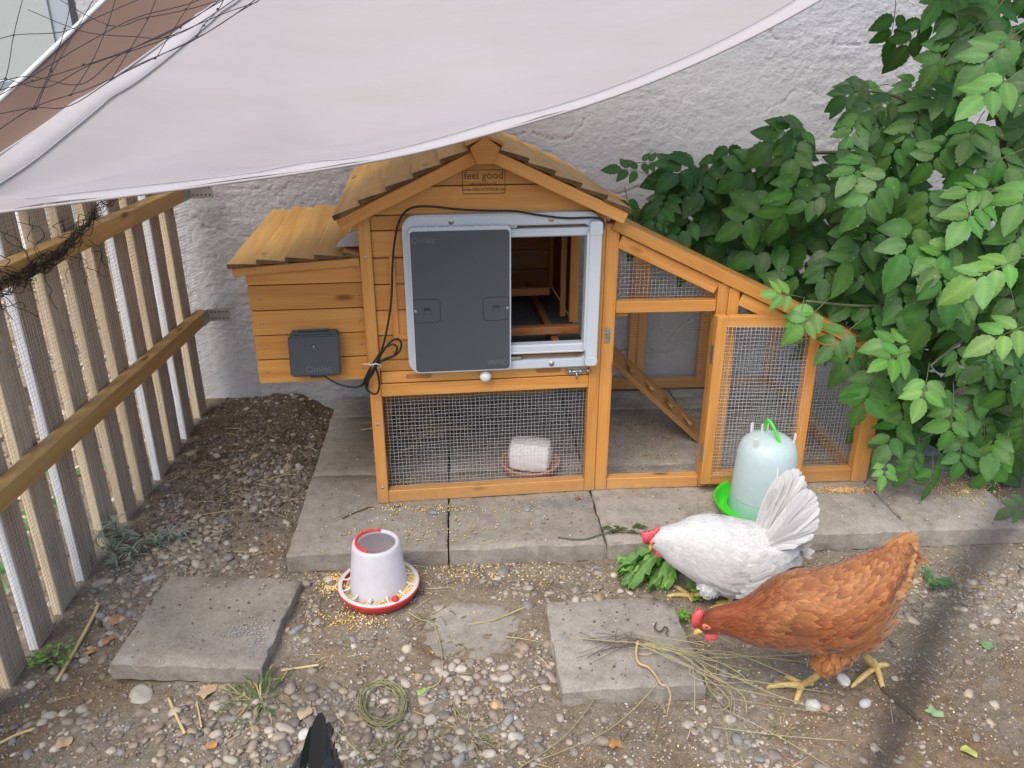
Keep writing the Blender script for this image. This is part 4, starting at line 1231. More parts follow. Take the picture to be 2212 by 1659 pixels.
wp = Vector((.832, 2.315, 0.0))
drk = thing('poultry_drinker', 'milky water drinker bell with bright green base standing before the run door', 'drinker', wp, rad(20))
lathe('base_tray', [(0, .003), (.10, .003), (.135, .010), (.150, .040), (.1535, .052), (.1505, .053), (.1465, .042), (.132, .015), (.112, .012), (.112, .030), (.108, .031), (.106, .012), (0, .010)], M_GREEN, drk, 56)
lathe('bell_base', [(.1047, .016), (.1042, .030), (.1020, .074), (.1015, .076)], M_BAND, drk, 56)
bell = lathe('bell', [(.1015, .077), (.1000, .12), (.0950, .220), (.0915, .245), (.082, .268), (.062, .284), (.035, .2925), (0, .295)], M_BELL, drk, 56)
lathe('water', [(0, .014), (.1015, .016), (.1005, .060), (.099, .068), (0, .068)], M_WATER, drk, 48)
for a in (100, 200, 330):
    x, y = .075 * math.cos(rad(a)), .075 * math.sin(rad(a))
    prism_o = board('bell_lug', drk, (x, y, .255), (x * 1.04, y * 1.04, .305), .012, .006, M_MILKRIM, (math.cos(rad(a + 90)), math.sin(rad(a + 90)), 0), .0015)
board('handle_post', drk, (.0, .026, .282), (.0, .03, .320), .028, .005, M_MILKRIM, (1, 0, 0), .001)
hpts = [(.005, -.052, .262), (.002, -.046, .285), (-.004, -.030, .318), (-.010, -.008, .343), (-.012, .006, .345), (-.008, .018, .325), (-.002, .026, .300)]
tube('handle', catmull(hpts, 4), .0055, M_GREEN, drk, 8)
tube('bell_seam', [(-.03, -.0985, .07), (-.028, -.0945, .16), (-.026, -.091, .225)], .0022, M_MILKRIM, drk, 6)
blob('rivet', (.006, -.056, .258), (.005, .004, .005), M_GREEN, drk, 2)

# ================================================================== SAUCER AND STONE BLOCK UNDER THE HOUSE
sp = at_z(1145, 1010, 0.01)
sau = lathe('plant_saucer', [(0, .002), (.090, .002), (.096, .006), (.098, .014), (.1085, .034), (.111, .042), (.106, .0435), (.100, .036), (.090, .014), (0, .010)], M_TERRA, None, 48, (sp.x, sp.y, .001))
tag(sau, 'shallow terracotta saucer behind the wire mesh', 'saucer')
bm = bmesh.new(); bmesh.ops.create_cube(bm, size=1.0)
bmesh.ops.subdivide_edges(bm, edges=bm.edges, cuts=14, use_grid_fill=True)
for vv in bm.verts:
    c = vv.co
    k = max(abs(c.x), abs(c.y), abs(c.z)) / max(c.length, 1e-6)
    c2 = c.lerp(c.normalized() * .58, .42)
    nz = float(vnoise(c.x * 9 + c.z * 5, c.y * 9 - c.z * 4, 2.2, 5)) * .05 + float(vnoise(c.x * 9 - c.z * 3, c.y * 8 + c.z * 6, 6, 6)) * .03
    vv.co = Vector((c2.x * .152, c2.y * .110, c2.z * .108)) * (1 + nz)
M_AERATED = plain('pale_aerated_stone', (0.80, 0.77, 0.74), 0.95, 0, 130, 0.8, 0.12)
blk = from_bm('mineral_block', bm, M_AERATED, None, True)
blk.location = (sp.x, sp.y + .005, .066); blk.rotation_euler = (rad(-6), rad(2), rad(-8))
tag(blk, 'pale rough stone block resting in the terracotta saucer', 'stone block')
#PART4
# ================================================================== SHADE SAILS AND NETTING
A_ = Vector((-1.266, 1.62, 1.112)); C_ = Vector((-.61, 3.0, 1.85))
low = [A_, (-1.082, 1.70, 1.126), (-.435, 1.90, 1.187), (-.102, 2.02, 1.242), (.342, 2.15, 1.363), (.797, 2.30, 1.559), (1.30, 2.48, 1.86)]
lowc = catmull(low, 12); NS = len(lowc) - 1
upc = [A_.lerp(C_, (i / NS) ** 1.0) + Vector((0, 0, -.03 * math.sin(math.pi * i / NS))) for i in range(NS + 1)]
sail = thing('shade_sail', 'large cream shade sail stretched low in front of the coop roof', 'shade sail', A_)
NT = 44
V = []
for i in range(NS + 1):
    for j in range(NT + 1):
        t = j / NT; p = lowc[i].lerp(upc[i], t)
        s = i / NS
        n_ = Vector((-.12, -.42, .9))
        wr = .016 * math.sin(s * 9 + t * 4) * math.sin(math.pi * t) + .010 * float(vnoise(s * 6 + 3, t * 2.5, 1.0, 61))
        # tension creases that fan from the low edge
        e = math.exp(-((t - .13) / .13) ** 2)
        wr += .020 * e * max(0, math.sin(s * 40 + 9 * t)) ** 2 * max(0, math.sin(s * 7 + .2)) + .011 * math.sin(s * 15 - 7 * t) * math.sin(math.pi * t) * float(sstep(.05, .3, s))
        wr += .012 * math.sin(t * 15 + s * 3 + 1.5 * math.sin(s * 9)) * math.exp(-s * 2.2) * math.sin(math.pi * t) + .007 * (1 - abs(math.sin(t * 6 + s * 11))) ** 3 * float(sstep(.1, .4, s))
        wr -= .05 * math.sin(math.pi * t) * math.sin(math.pi * min(1, s * 1.1))
        V.append(p + n_ * wr - A_)
F = [(i * (NT + 1) + j, (i + 1) * (NT + 1) + j, (i + 1) * (NT + 1) + j + 1, i * (NT + 1) + j + 1) for i in range(NS) for j in range(NT)]
mk('canvas', V, F, M_SAIL, sail, True)
def surf(i, t):
    j = min(int(t * NT), NT - 1); f = t * NT - j
    return V[i * (NT + 1) + j].lerp(V[i * (NT + 1) + j + 1], f)
def hem(t0f, t1f, lift, name):
    HV = []; HF = []
    for i in range(NS + 1):
        a = surf(i, t0f(i)); b = surf(i, t1f(i)); up_ = Vector((-.1, -.42, .9)) * lift
        HV += [a + up_ * .4, a.lerp(b, .5) + up_ * 1.2, b + up_ + Vector((0, 0, .0006 * math.sin(i * 1.9))), b - up_ * .2]
    for i in range(NS):
        for k in range(3):
            HF.append((i * 4 + k, (i + 1) * 4 + k, (i + 1) * 4 + k + 1, i * 4 + k + 1))
    return mk(name, HV, HF, M_SAILEDGE, sail, True)
wid = lambda i: max(.12, (lowc[i] - upc[i]).length)
hem(lambda i: 0.0, lambda i: min(.9, .045 / wid(i)), .0045, 'hem')
hem(lambda i: 1.0, lambda i: max(.1, 1 - .050 / wid(i)), .0045, 'hem')
tube('edge_cord', [p - A_ + Vector((0, -.001, 0)) for p in lowc], .0035, M_SAILEDGE, sail, 6)
tube('edge_cord', [p - A_ for p in upc], .003, M_SAILEDGE, sail, 6)
M_SEAM = plain('grey_seam_thread', (.42, .39, .40), .8)
for tf in (lambda i: min(.9, .047 / wid(i)), lambda i: max(.1, 1 - .052 / wid(i))):
    tube('seam', [surf(i, tf(i)) + Vector((-.1, -.42, .9)) * .0058 for i in range(NS + 1)], .0015, M_SEAM, sail, 5)
# sail underside behind, its shade put into the brown cloth colour
b0 = [at_y(-420, 610, 1.78), at_y(0, 215, 2.25), at_y(225, 0, 2.62), at_y(440, -205, 3.0)]
b1 = [at_y(-430, 640, 1.76), at_y(0, 360, 2.12), at_y(480, 90, 2.74), at_y(760, -100, 3.08)]
e0 = catmull(b0, 8); e1 = catmull(b1, 8)
bs_ = thing('shade_sail', 'shaded brown sail underside behind the cream face, under the netting', 'shade sail', b0[0])
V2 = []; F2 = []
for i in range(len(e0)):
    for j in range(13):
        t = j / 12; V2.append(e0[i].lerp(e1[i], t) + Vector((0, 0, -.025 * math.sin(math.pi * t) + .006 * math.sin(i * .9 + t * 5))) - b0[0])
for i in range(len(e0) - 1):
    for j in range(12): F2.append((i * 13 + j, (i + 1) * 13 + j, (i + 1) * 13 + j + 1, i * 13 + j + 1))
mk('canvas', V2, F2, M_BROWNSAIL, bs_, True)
M_PIPING = plain('white_edge_piping', (0.8, 0.8, 0.78), 0.6)
tube('edge_cord', [p - b0[0] for p in e0], .007, M_PIPING, bs_, 6)

# bird net: knotted black cord hanging above the sails, its edge bunched over the fence rail
net_o = thing('bird_netting', 'black knotted bird net hung over the sails at upper left', 'netting', (-1.2, 1.6, 1.2))
NO = Vector((-1.2, 1.6, 1.2))
na, nb_, nc = at_y(-243, 480, 1.45), at_y(440, 0, 1.95), at_y(900, -120, 1.90)
nn_ = (nb_ - na).cross(nc - na).normalized()
def net_pt(px, py):
    d = ray(px, py); o = Vector((0, 0, CAM_H))
    return o + d * ((na - o).dot(nn_) / d.dot(nn_)) - NO
rq = random.Random(12)
fam1 = [[(-40, 96), (30, 78), (135, 70), (200, 40), (330, -15)], [(-40, 190), (60, 165), (175, 180)[:2], (260, 118), (380, 60), (470, 8), (520, -20)],
        [(-30, 250), (70, 235), (150, 225), (280, 150), (420, 88), (520, 25), (600, -20)], [(-30, 300), (75, 232), (195, 190), (330, 130), (455, 62), (560, -10)],
        [(-30, 225), (90, 150), (180, 100), (290, 40), (400, 10), (470, -20)], [(60, 20), (180, 68), (300, 78), (360, 80), (480, 30), (560, 5)],
        [(-20, 175), (20, 172), (100, 190), (195, 137), (320, 95), (420, 55), (530, -15)], [(100, -20), (235, 55), (310, 40), (420, 20), (520, -15)]]
fam2 = [[(50, -20), (30, 76), (12, 170), (-40, 250)], [(160, -20), (140, 62), (110, 150), (70, 236)], [(255, -20), (232, 56), (195, 138), (152, 206)],
        [(345, -20), (318, 40), (278, 112), (243, 170)], [(430, -20), (402, 20), (360, 80), (335, 127)], [(490, -20), (470, 20), (440, 56), (425, 79)],
        [(215, -20), (110, 155), (75, 235)], [(500, -20), (390, 60), (280, 108), (180, 140), (70, 175), (-40, 205)]]
items = []
for pts in fam1 + fam2:
    w_ = [net_pt(a + rq.uniform(-3, 3), b + rq.uniform(-3, 3)) for a, b in pts]
    items.append((catmull(w_, 6), .0009))
tubes('net_cord', items, M_NET, net_o, 4)
kn = []
for pts in fam2:
    for a, b in pts[1:]:
        p = net_pt(a, b); kn.append(([p - Vector((.0022, 0, 0)), p + Vector((.0022, 0, .001))], .0019))
tubes('net_knot', kn, M_NET, net_o, 5)
bunch = thing('bunched_netting', 'tangled black netting bunched over the upper fence rail', 'netting', (FX, 2.1, .93))
BO = Vector((FX, 2.1, .93))
items = []
rq = random.Random(4)
for k in range(30):
    y0 = rq.uniform(1.55, 2.05); L = rq.uniform(.25, .75); side = rq.random()
    P_ = []; n_ = int(L / .045) + 3
    for i in range(n_):
        yv = y0 + L * i / (n_ - 1)
        env = math.sin(math.pi * min(1, max(0, (yv - 1.5) / 1.15)))
        a = 2.2 + 2.0 * math.sin(k * 1.7 + i * .8) * .5 + (yv - 1.9) * -1.2
        xo = .012 + rq.gauss(0, .010); zo = .02 - .055 * env * (1 - .5 * side) + (yv - 2.0) * .05 + rq.gauss(0, .011) + .05 * sstep(2.1, 2.5, yv)
        P_.append(Vector((FX + xo, yv, .93 + float(zo))) - BO)
    items.append((catmull(P_, 4), .0010))
for k in range(16):      # loose ends and loops hanging down or reaching up to the sail
    y0 = rq.uniform(1.72, 2.35)
    P_ = [Vector((FX + .014, y0, .925))]
    dn = -1 if k < 9 else 1
    for i in range(6):
        q_ = P_[-1]; P_.append(Vector((FX + .014 + rq.gauss(0, .008), q_.y + rq.gauss(.012 * dn * -1, .022), q_.z + dn * rq.uniform(.008, .030))))
    items.append((catmull([p - BO for p in P_], 4), .0010))
tubes('net_cord', items, M_NET, bunch, 4)

# ================================================================== ELDER BUSH
def leaflet_data(seed, L=1.0, nseg=13):
    r = random.Random(seed)
    V = []; F = []
    wmax = r.uniform(.275, .325); bend = r.uniform(.0, .30); fold = r.uniform(.02, .22); tw = r.uniform(-.12, .12)
    def prof(t): return wmax * (math.sin(math.pi * min(1, t ** .78)) ** .85) * (1 - .12 * t)
    for i in range(nseg + 1):
        t = i / nseg
        w = prof(t) if 0 < i < nseg else .004
        ser = (1 + (.075 if i % 2 else -.045)) if 0 < i < nseg else 1
        zc = -bend * t * t; xm = t
        V.append((xm, 0, zc))
        for sgn in (-1, 1):
            wv = w * ser
            zz = zc + fold * w * .9 + .012 * math.sin(i * 2.1 + sgn + seed) + tw * wv * sgn * t
            V.append((xm - (.02 if i % 2 else 0), sgn * wv, zz))
            V.append((xm, sgn * wv * .5, zc + fold * w * .6))
    for i in range(nseg):
        a = i * 5; b = (i + 1) * 5
        F += [(a, b, b + 2, a + 2), (a + 2, b + 2, b + 1, a + 1), (a, a + 4, b + 4, b), (a + 4, a + 3, b + 3, b + 4)]
    return np.array(V), F
LV = [leaflet_data(k) for k in range(8)]
def leaflet_cols(n):
    c = np.ones((n, 3)); c[0::5] = (1.35, 1.25, 1.2)      # paler midrib
    return c
LM = []
for k, (Vv, Ff) in enumerate(LV):
    o = mk_np('leaflet_shape', Vv, np.array(Ff), M_LEAF, None, True, leaflet_cols(len(Vv)))
    LM.append(o.data); bpy.data.objects.remove(o)
bush = thing('elder_bush', 'dense green elder bush with toothed leaflets beside and over the run', 'bush', (1.95, 3.05, -.03))
BU = Vector((1.95, 3.05, -.03))
rb = random.Random(21)
def compound(r, L, n):
    """leaflet frames of one leaf along +X with normal +Z: (pos, angle, length)"""
    out = []
    pairs = [.30, .58, .84] if n == 7 else [.45, .80]
    for t in pairs:
        for s in (-1, 1):
            out.append((t * L, s * .004, s * rad(r.uniform(48, 68)), L * r.uniform(.58, .76) * (.85 if t < .4 else 1)))
    out.append((L, 0, r.uniform(-.12, .12), L * r.uniform(.72, .92)))
    return out
stuffV = []; stuffT = []; stuffC = []; nst = 0
def add_leaf(base, direction, normal, L, n, col, real):
    global nst
    x = direction.normalized(); z = (normal - x * normal.dot(x)).normalized(); y = z.cross(x)
    M = Matrix((x, y, z)).transposed().to_4x4(); M.translation = base - BU
    droop = rb.uniform(.12, .35)
    def rp(t): return Vector((t, 0, -droop * t * t / max(L, .01)))
    fr = compound(rb, L, n)
    if real:
        leaf = tube('leaf', [rp(L * k / 6) for k in range(-2, 7)], [.0016] * 2 + [.0014] * 4 + [.0010] * 3, M_STEM, bush, 5)
        leaf.matrix_local = M
    for (px_, py_, an, ll) in fr:
        pos = rp(px_) + Vector((0, py_, .001))
        slope = -2 * droop * px_ / max(L, .01)
        Q = Matrix.Translation(pos) @ Matrix.Rotation(-math.atan(slope), 4, 'Y') @ Matrix.Rotation(an, 4, 'Z') @ Matrix.Rotation(rb.gauss(.0, .14), 4, 'X') @ Matrix.Rotation(rb.uniform(-.08, .2), 4, 'Y') @ Matrix.Diagonal((ll, ll, ll, 1))
        k = rb.randrange(8); cj = [c * rb.uniform(.86, 1.14) for c in col]
        if real:
            o = bpy.data.objects.new('leaflet', LM[k]); link(o, leaf); o.matrix_local = Q
            o.color = (*cj, 1)
        else:
            MM = np.array(M @ Q); Vv, Ff = LV[k]
            W_ = Vv @ MM[:3, :3].T + MM[:3, 3]
            stuffV.append(W_); stuffT.append(np.array(Ff) + nst); nst += len(Vv)
            stuffC.append(leaflet_cols(len(Vv)) * np.array(cj))
def inpoly(x, y, P_):
    c = False; j = len(P_) - 1
    for i in range(len(P_)):
        if (P_[i][1] > y) != (P_[j][1] > y) and x < (P_[j][0] - P_[i][0]) * (y - P_[i][1]) / (P_[j][1] - P_[i][1]) + P_[i][0]: c = not c
        j = i
    return c
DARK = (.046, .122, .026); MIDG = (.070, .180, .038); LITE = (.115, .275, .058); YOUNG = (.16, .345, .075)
poly_main = [(1370, 430), (1460, 355), (1570, 270), (1690, 235), (1780, 260), (1900, 320), (1990, 350), (2110, 360), (2260, 300), (2300, 980), (2160, 960), (2040, 940), (1950, 960), (1935, 840), (1880, 740), (1760, 620), (1620, 560), (1500, 490)]
def leafdir(px):
    return Vector((rb.uniform(-.9, .25), rb.uniform(-.75, -.15), rb.uniform(-.85, -.05)))
def leafnor():
    return Vector((rb.gauss(-.05, .24), -.72 + rb.gauss(0, .2), .70))
def Yrange(px):
    f_ = sstep(1500, 1950, px); return 2.92 - .50 * float(f_), 3.16 - .02 * float(f_)
front = []; tries = 0
while len(front) < 58 and tries < 9000:
    tries += 1
    px, py = rb.uniform(1330, 2290), rb.uniform(220, 1020)
    if not inpoly(px, py, poly_main): continue
    if any((px - a) ** 2 + (py - b) ** 2 < 66 ** 2 for a, b in front): continue
    front.append((px, py))
nreal = 0
hand = [  # sprays that stand clear of the mass: x, y, depth, direction, size, leaflets, colour
    (1395, 375, 2.95, (-.7, -.3, .3), .085, 5, MIDG), (1372, 352, 2.95, (.6, -.4, .15), .06, 5, MIDG), (1352, 415, 2.93, (.1, -.5, -.6), .07, 5, MIDG), (1420, 440, 2.85, (-.1, -.4, -.7), .08, 5, MIDG),
    (1722, 640, 2.42, (-.6, -.3, .2), .075, 5, YOUNG), (1735, 655, 2.42, (-.2, -.5, -.5), .070, 5, YOUNG), (1780, 655, 2.42, (-.55, -.4, -.35), .10, 5, LITE), (1850, 700, 2.40, (-.5, -.3, -.25), .10, 5, MIDG),
    (1900, 790, 2.38, (-.35, -.4, -.75), .125, 7, MIDG), (1960, 760, 2.36, (-.5, -.4, .05), .10, 5, LITE), (2005, 800, 2.34, (-.3, -.6, -.4), .095, 5, YOUNG), (2060, 850, 2.36, (-.1, -.5, -.7), .11, 5, LITE), (1985, 745, 2.4, (-.8, -.2, .15), .10, 5, LITE),
    (2200, 560, 2.15, (-.75, -.3, -.15), .12, 7, YOUNG), (2230, 700, 2.15, (-.8, -.3, -.1), .11, 5, YOUNG), (2130, 420, 2.45, (-.5, -.5, -.3), .12, 7, LITE), (2160, 410, 2.45, (-.8, -.2, .1), .10, 5, LITE),
    (1950, 215, 2.75, (-.8, -.2, -.1), .12, 7, DARK), (1990, 225, 2.7, (-.2, -.4, -.6), .12, 7, MIDG), (2080, 205, 2.7, (-.7, -.3, .05), .11, 5, MIDG), (1900, 185, 2.8, (-.8, -.2, -.15), .10, 5, DARK), (2120, 250, 2.6, (-.4, -.5, -.25), .11, 5, MIDG),
    (1935, 0, 2.7, (.05, -.2, -.9), .10, 5, DARK), (2010, 10, 2.65, (-.3, -.2, -.8), .11, 5, DARK), (2090, 60, 2.6, (-.5, -.3, -.45), .12, 7, MIDG), (2200, 70, 2.4, (-.6, -.4, -.3), .12, 7, MIDG), (2200, 160, 2.3, (-.7, -.4, -.2), .12, 5, LITE), (2160, 10, 2.6, (-.5, -.3, -.5), .12, 5, DARK), (2060, 0, 2.6, (.2, -.3, -.7), .12, 5, DARK),
    (1985, 960, 2.42, (-.25, -.5, -.5), .09, 7, MIDG), (1915, 985, 2.36, (-.2, -.5, -.35), .065, 5, LITE), (2015, 990, 2.40, (0, -.5, -.8), .085, 5, MIDG), (2075, 930, 2.45, (-.1, -.5, -.5), .10, 5, MIDG), (2120, 890, 2.5, (.1, -.5, -.6), .09, 7, DARK), (2235, 1090, 1.95, (-.7, -.2, .0), .06, 5, MIDG)]
for (px, py, Y, d_, L, n, c) in hand:
    add_leaf(at_y(px, py, Y), Vector(d_), leafnor(), L * 1.05, n, c, nreal + n <= 300)
    nreal += n
for px, py in sorted(front, key=lambda q: -q[0]):
    lo_, hi_ = Yrange(px); n = rb.choice((5, 7, 7))
    c = rb.choice((MIDG, MIDG, MIDG, LITE, DARK)) if px > 1700 else rb.choice((MIDG, MIDG, DARK))
    add_leaf(at_y(px, py, rb.uniform(lo_, lo_ + .16)), leafdir(px), leafnor(), rb.uniform(.095, .160), n, c, nreal + n <= 300)
    nreal += n
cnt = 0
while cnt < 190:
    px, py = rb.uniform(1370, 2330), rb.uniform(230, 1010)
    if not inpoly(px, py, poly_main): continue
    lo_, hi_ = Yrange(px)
    add_leaf(at_y(px, py, rb.uniform(lo_ + .10, hi_)), leafdir(px), leafnor(), rb.uniform(.095, .160), rb.choice((5, 7)), rb.choice((DARK, DARK, MIDG)), False)  # leaves further back get darker greens, shade put into their colour
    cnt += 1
for k in range(74):      # top right, up in the branches
    px, py = (rb.uniform(2070, 2330), rb.uniform(-180, 330)) if k < 52 else (rb.uniform(1850, 2110), rb.uniform(140, 300))
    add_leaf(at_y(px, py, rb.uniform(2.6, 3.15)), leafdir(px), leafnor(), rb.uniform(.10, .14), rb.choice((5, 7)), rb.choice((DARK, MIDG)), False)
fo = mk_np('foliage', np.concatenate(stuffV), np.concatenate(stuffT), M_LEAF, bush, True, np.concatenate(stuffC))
fo['kind'] = 'stuff'; fo.color = (1, 1, 1, 1)
tr = [Vector((2.02, 3.06, -.06)), Vector((2.0, 3.05, .35)), at_y(2200, 560, 3.0), at_y(2185, 380, 3.0), at_y(2150, 150, 3.0), at_y(2140, -60, 3.0)]
tube('trunk', [p - BU for p in catmull(tr, 6)], [.036 - .018 * k / 30 for k in range(31)], M_BARK, bush, 10)
for pts in ([(2185, 420, 3.0), (2040, 300, 2.9), (1950, 215, 2.8), (1860, 195, 2.85)], [(2190, 470, 3.0), (2000, 440, 2.95), (1800, 500, 2.95), (1560, 420, 3.0), (1395, 385, 2.97)],
            [(2195, 560, 3.0), (2060, 620, 2.75), (1900, 660, 2.55), (1740, 650, 2.44)], [(2200, 640, 3.0), (2120, 700, 2.6), (2010, 790, 2.38)], [(2170, 250, 3.0), (2130, 120, 2.8), (2080, 30, 2.7)],
            [(2200, 560, 3.0), (2240, 540, 2.5), (2215, 550, 2.2)], [(2200, 800, 3.02), (2080, 900, 2.7), (1990, 950, 2.45)], [(2190, 400, 3.0), (2170, 405, 2.7), (2140, 415, 2.5)], [(2185, 430, 3.0), (1950, 340, 3.05), (1700, 330, 3.08), (1570, 330, 3.1)]):
    P_ = catmull([at_y(*p) - BU for p in pts], 6)
    tube('branch', P_, [.011 - .008 * i / (len(P_) - 1) for i in range(len(P_))], M_STEM, bush, 6)
post = board('fence_post', None, (2.32, 3.30, -.05), (2.28, 3.28, 2.2), .10, .10, W_POST, (0, 1, 0), .005)
tag(post, 'weathered grey wooden post behind the elder trunk at the right edge', 'post')

# ================================================================== HENS
def crop(cx, cy): return ((2450 + .63291 * cx) * .540039, (1800 + .63291 * cy) * .540039)
class Hen: pass
rtf = random.Random(51)
FT = [(0.0, .50), (.35, 1.0), (.72, .92), (1.0, .22)]
def feather_arrays(pos, fl_, nrm, L, Wd, camber=.18, lift=.10, curl=0.0):
    """pos,fl_,nrm: (n,3); returns verts (n,12,3) and quads"""
    n = len(pos)
    side = np.cross(nrm, fl_)
    V = np.zeros((n, 12, 3))
    for i, (t, w) in enumerate(FT):
        for j, u in enumerate((-1, 0, 1)):
            V[:, i * 3 + j] = pos + fl_ * (L * (t - (.06 if (i == 3 and u != 0) else 0)))[:, None] + side * (u * w * Wd / 2)[:, None] + nrm * (lift * L * t - camber * Wd * abs(u) * w + curl * L * t * t)[:, None]
    q = np.array([[i * 3 + j, (i + 1) * 3 + j, (i + 1) * 3 + j + 1, i * 3 + j + 1] for i in range(3) for j in range(2)])
    Q = (q[None] + (np.arange(n) * 12)[:, None, None]).reshape(-1, 4)
    return V.reshape(-1, 3), Q
def build_hen(name, label, Y, base_px, st, tan_el, rg_seed, colf, tails, wing, nfe, body_col, mscale=1.0, lift=.07, gr=1.0, camb=.10):
    b = at_z(*crop(*base_px), -.055); base = Vector((b.x, Y, gzs(b.x, Y)))
    hen = thing(name, label, 'hen', base)
    def P3(cx, cy, dy=0.0): return at_y(*crop(cx, cy), Y + dy) - base
    xs_, zc_, a_, w_ = [], [], [], []
    for cx, top, bot, hw in st:
        p, q = P3(cx, top), P3(cx, bot)
        pm = P3(cx, (top + bot) / 2); pe = P3(cx + hw, (top + bot) / 2); w = abs(pe.x - pm.x)
        a = abs(p.z - q.z) / 2
        a2 = math.sqrt(max(a * a - (tan_el * w) ** 2, (.5 * a) ** 2))
        xs_.append(pm.x); zc_.append((p.z + q.z) / 2); a_.append(a2); w_.append(w)
    NU, NP = 90, 32
    u0 = np.arange(len(st)); uu = np.linspace(0, len(st) - 1, NU)
    def smooth(vals):
        v_ = np.interp(uu, u0, vals)
        for _ in range(6): v_[1:-1] = .25 * v_[:-2] + .5 * v_[1:-1] + .25 * v_[2:]
        return v_
    Xc, Zc, Ac, Wc = smooth(xs_), smooth(zc_), smooth(a_), smooth(w_)
    def pos(u, ph):
        k = u * (NU - 1)
        x = np.interp(k, np.arange(NU), Xc); zc = np.interp(k, np.arange(NU), Zc); a = np.interp(k, np.arange(NU), Ac); w = np.interp(k, np.arange(NU), Wc)
        el = np.degrees(np.arcsin(np.clip(np.sin(ph), -1, 1)))
        bl = wing[4] * sstep(wing[0], wing[0] + .12, u) * sstep(wing[1], wing[1] - .10, u) * sstep(wing[2] - 5, wing[2] + 3, el) * sstep(wing[3] + 18, wing[3] - 12, el)
        cp, sp = np.cos(ph), np.sin(ph)
        e_ = .86
        y = np.sign(cp) * np.abs(cp) ** e_ * (w + bl); z = zc + np.sign(sp) * np.abs(sp) ** e_ * a
        return np.stack([x, y, z], -1)
    U, PH = np.meshgrid(np.linspace(0, 1, NU), np.linspace(0, 2 * np.pi, NP, endpoint=False), indexing='ij')
    BV = pos(U.ravel(), PH.ravel())
    I = np.arange(NU * NP).reshape(NU, NP)
    BQ = np.stack([I[:-1], np.roll(I, -1, 1)[:-1], np.roll(I, -1, 1)[1:], I[1:]], -1).reshape(-1, 4)
    Vb = np.concatenate([BV, [BV[:NP].mean(0)], [BV[-NP:].mean(0)]])
    capq = [[I[0, (k + 1) % NP], I[0, k], NU * NP, NU * NP] for k in range(NP)]
    tri = np.concatenate([BQ[:, [0, 1, 2]], BQ[:, [0, 2, 3]], np.array([[I[0, (k + 1) % NP], I[0, k], NU * NP] for k in range(NP)]), np.array([[I[-1, k], I[-1, (k + 1) % NP], NU * NP + 1] for k in range(NP)])])
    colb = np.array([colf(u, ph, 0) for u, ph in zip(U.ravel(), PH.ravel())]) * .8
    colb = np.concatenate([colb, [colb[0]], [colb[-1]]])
    mk_np('body', Vb, tri, M_FEATHER, hen, True, colb)
    # plumage: overlapping feathers laid tailward over the whole body
    q = np.random.default_rng(rg_seed)
    allV, allQ, allC = [], [], []; off = 0
    rows = np.linspace(.985, .085, nfe)
    for ri, u in enumerate(rows):
        kk = u * (NU - 1)
        a = np.interp(kk, np.arange(NU), Ac); w = np.interp(kk, np.arange(NU), Wc)
        neck = float(sstep(.42, .22, u))
        Wd0 = .0165 * (1 - neck) + .0070 * neck; L0 = .034 * (1 - neck) + .026 * neck
        n = max(8, int(2 * math.pi * math.sqrt((a * a + w * w) / 2) / (Wd0 * .55)))
        ph = 2 * np.pi * (np.arange(n) + .5 * (ri % 2)) / n + q.normal(0, .25 / n * 6.28 * .5, n)
        uv = np.clip(u + q.normal(0, .006, n), .05, .99)
        p = pos(uv, ph); p2 = pos(np.clip(uv + .02, 0, 1), ph); p1 = pos(np.clip(uv - .02, 0, 1), ph)
        f = p2 - p1; f /= np.linalg.norm(f, axis=1)[:, None] + 1e-9
        e = pos(uv, ph + .05) - pos(uv, ph - .05)
        nr = np.cross(f, e); nr /= np.linalg.norm(nr, axis=1)[:, None] + 1e-9
        cen = np.stack([p[:, 0], np.zeros(n), np.interp(uv * (NU - 1), np.arange(NU), Zc)], -1)
        sg = np.sign(((p - cen) * nr).sum(1)); nr *= sg[:, None]
        el = np.degrees(np.arcsin(np.clip(np.sin(ph), -1, 1)))
        inw = (uv > wing[0]) & (uv < wing[1]) & (el > wing[2]) & (el < wing[3])
        low_ = el < -35
        L = L0 * q.uniform(.8, 1.2, n) * np.where(inw, 1.75, 1.0) * np.where(low_, 1.15, 1.0); Wd = Wd0 * q.uniform(.8, 1.15, n) * np.where(inw, 1.45, 1.0)
        f = f + np.array([0, 0, -.10])[None] * np.where(inw, -.6, .6)[:, None] + q.normal(0, .07, (n, 3)); f -= nr * (f * nr).sum(1)[:, None]; f /= np.linalg.norm(f, axis=1)[:, None]
        sp_ = np.linalg.norm(p2 - p1, axis=1) / .04 + 1e-6
        dph = q.normal(0, .10, n) + np.where(inw, np.sign(np.cos(ph)) * .10, 0.0)
        fluff = (uv > .66) & (np.sin(ph) < -.15)
        lj = q.uniform(-.02, .05, n) * (lift / .05) + np.where(fluff, q.uniform(0, .22, n), 0) + np.where(inw, .03, 0)
        dph = dph + np.where(fluff, q.normal(0, .16, n), 0)
        Vf = np.zeros((n, 12, 3)); L = L * mscale; Wd = Wd * mscale
        for i_, (t, wq) in enumerate(FT):
            ut = np.clip(uv + t * L / sp_, 0, 1.0); ct = pos(ut, ph + dph * t)
            over = np.clip(uv + t * L / sp_ - 1.0, 0, None) * sp_
            ct = ct + f * over[:, None]
            sd_ = np.cross(nr, f)
            for j_, uq in enumerate((-1, 0, 1)):
                Vf[:, i_ * 3 + j_] = ct + sd_ * (uq * wq * Wd / 2)[:, None] + nr * (.0012 + (lift + lj) * L * t - camb * Wd * abs(uq) * wq)[:, None] - f * ((.06 if (i_ == 3 and uq != 0) else 0) * L)[:, None]
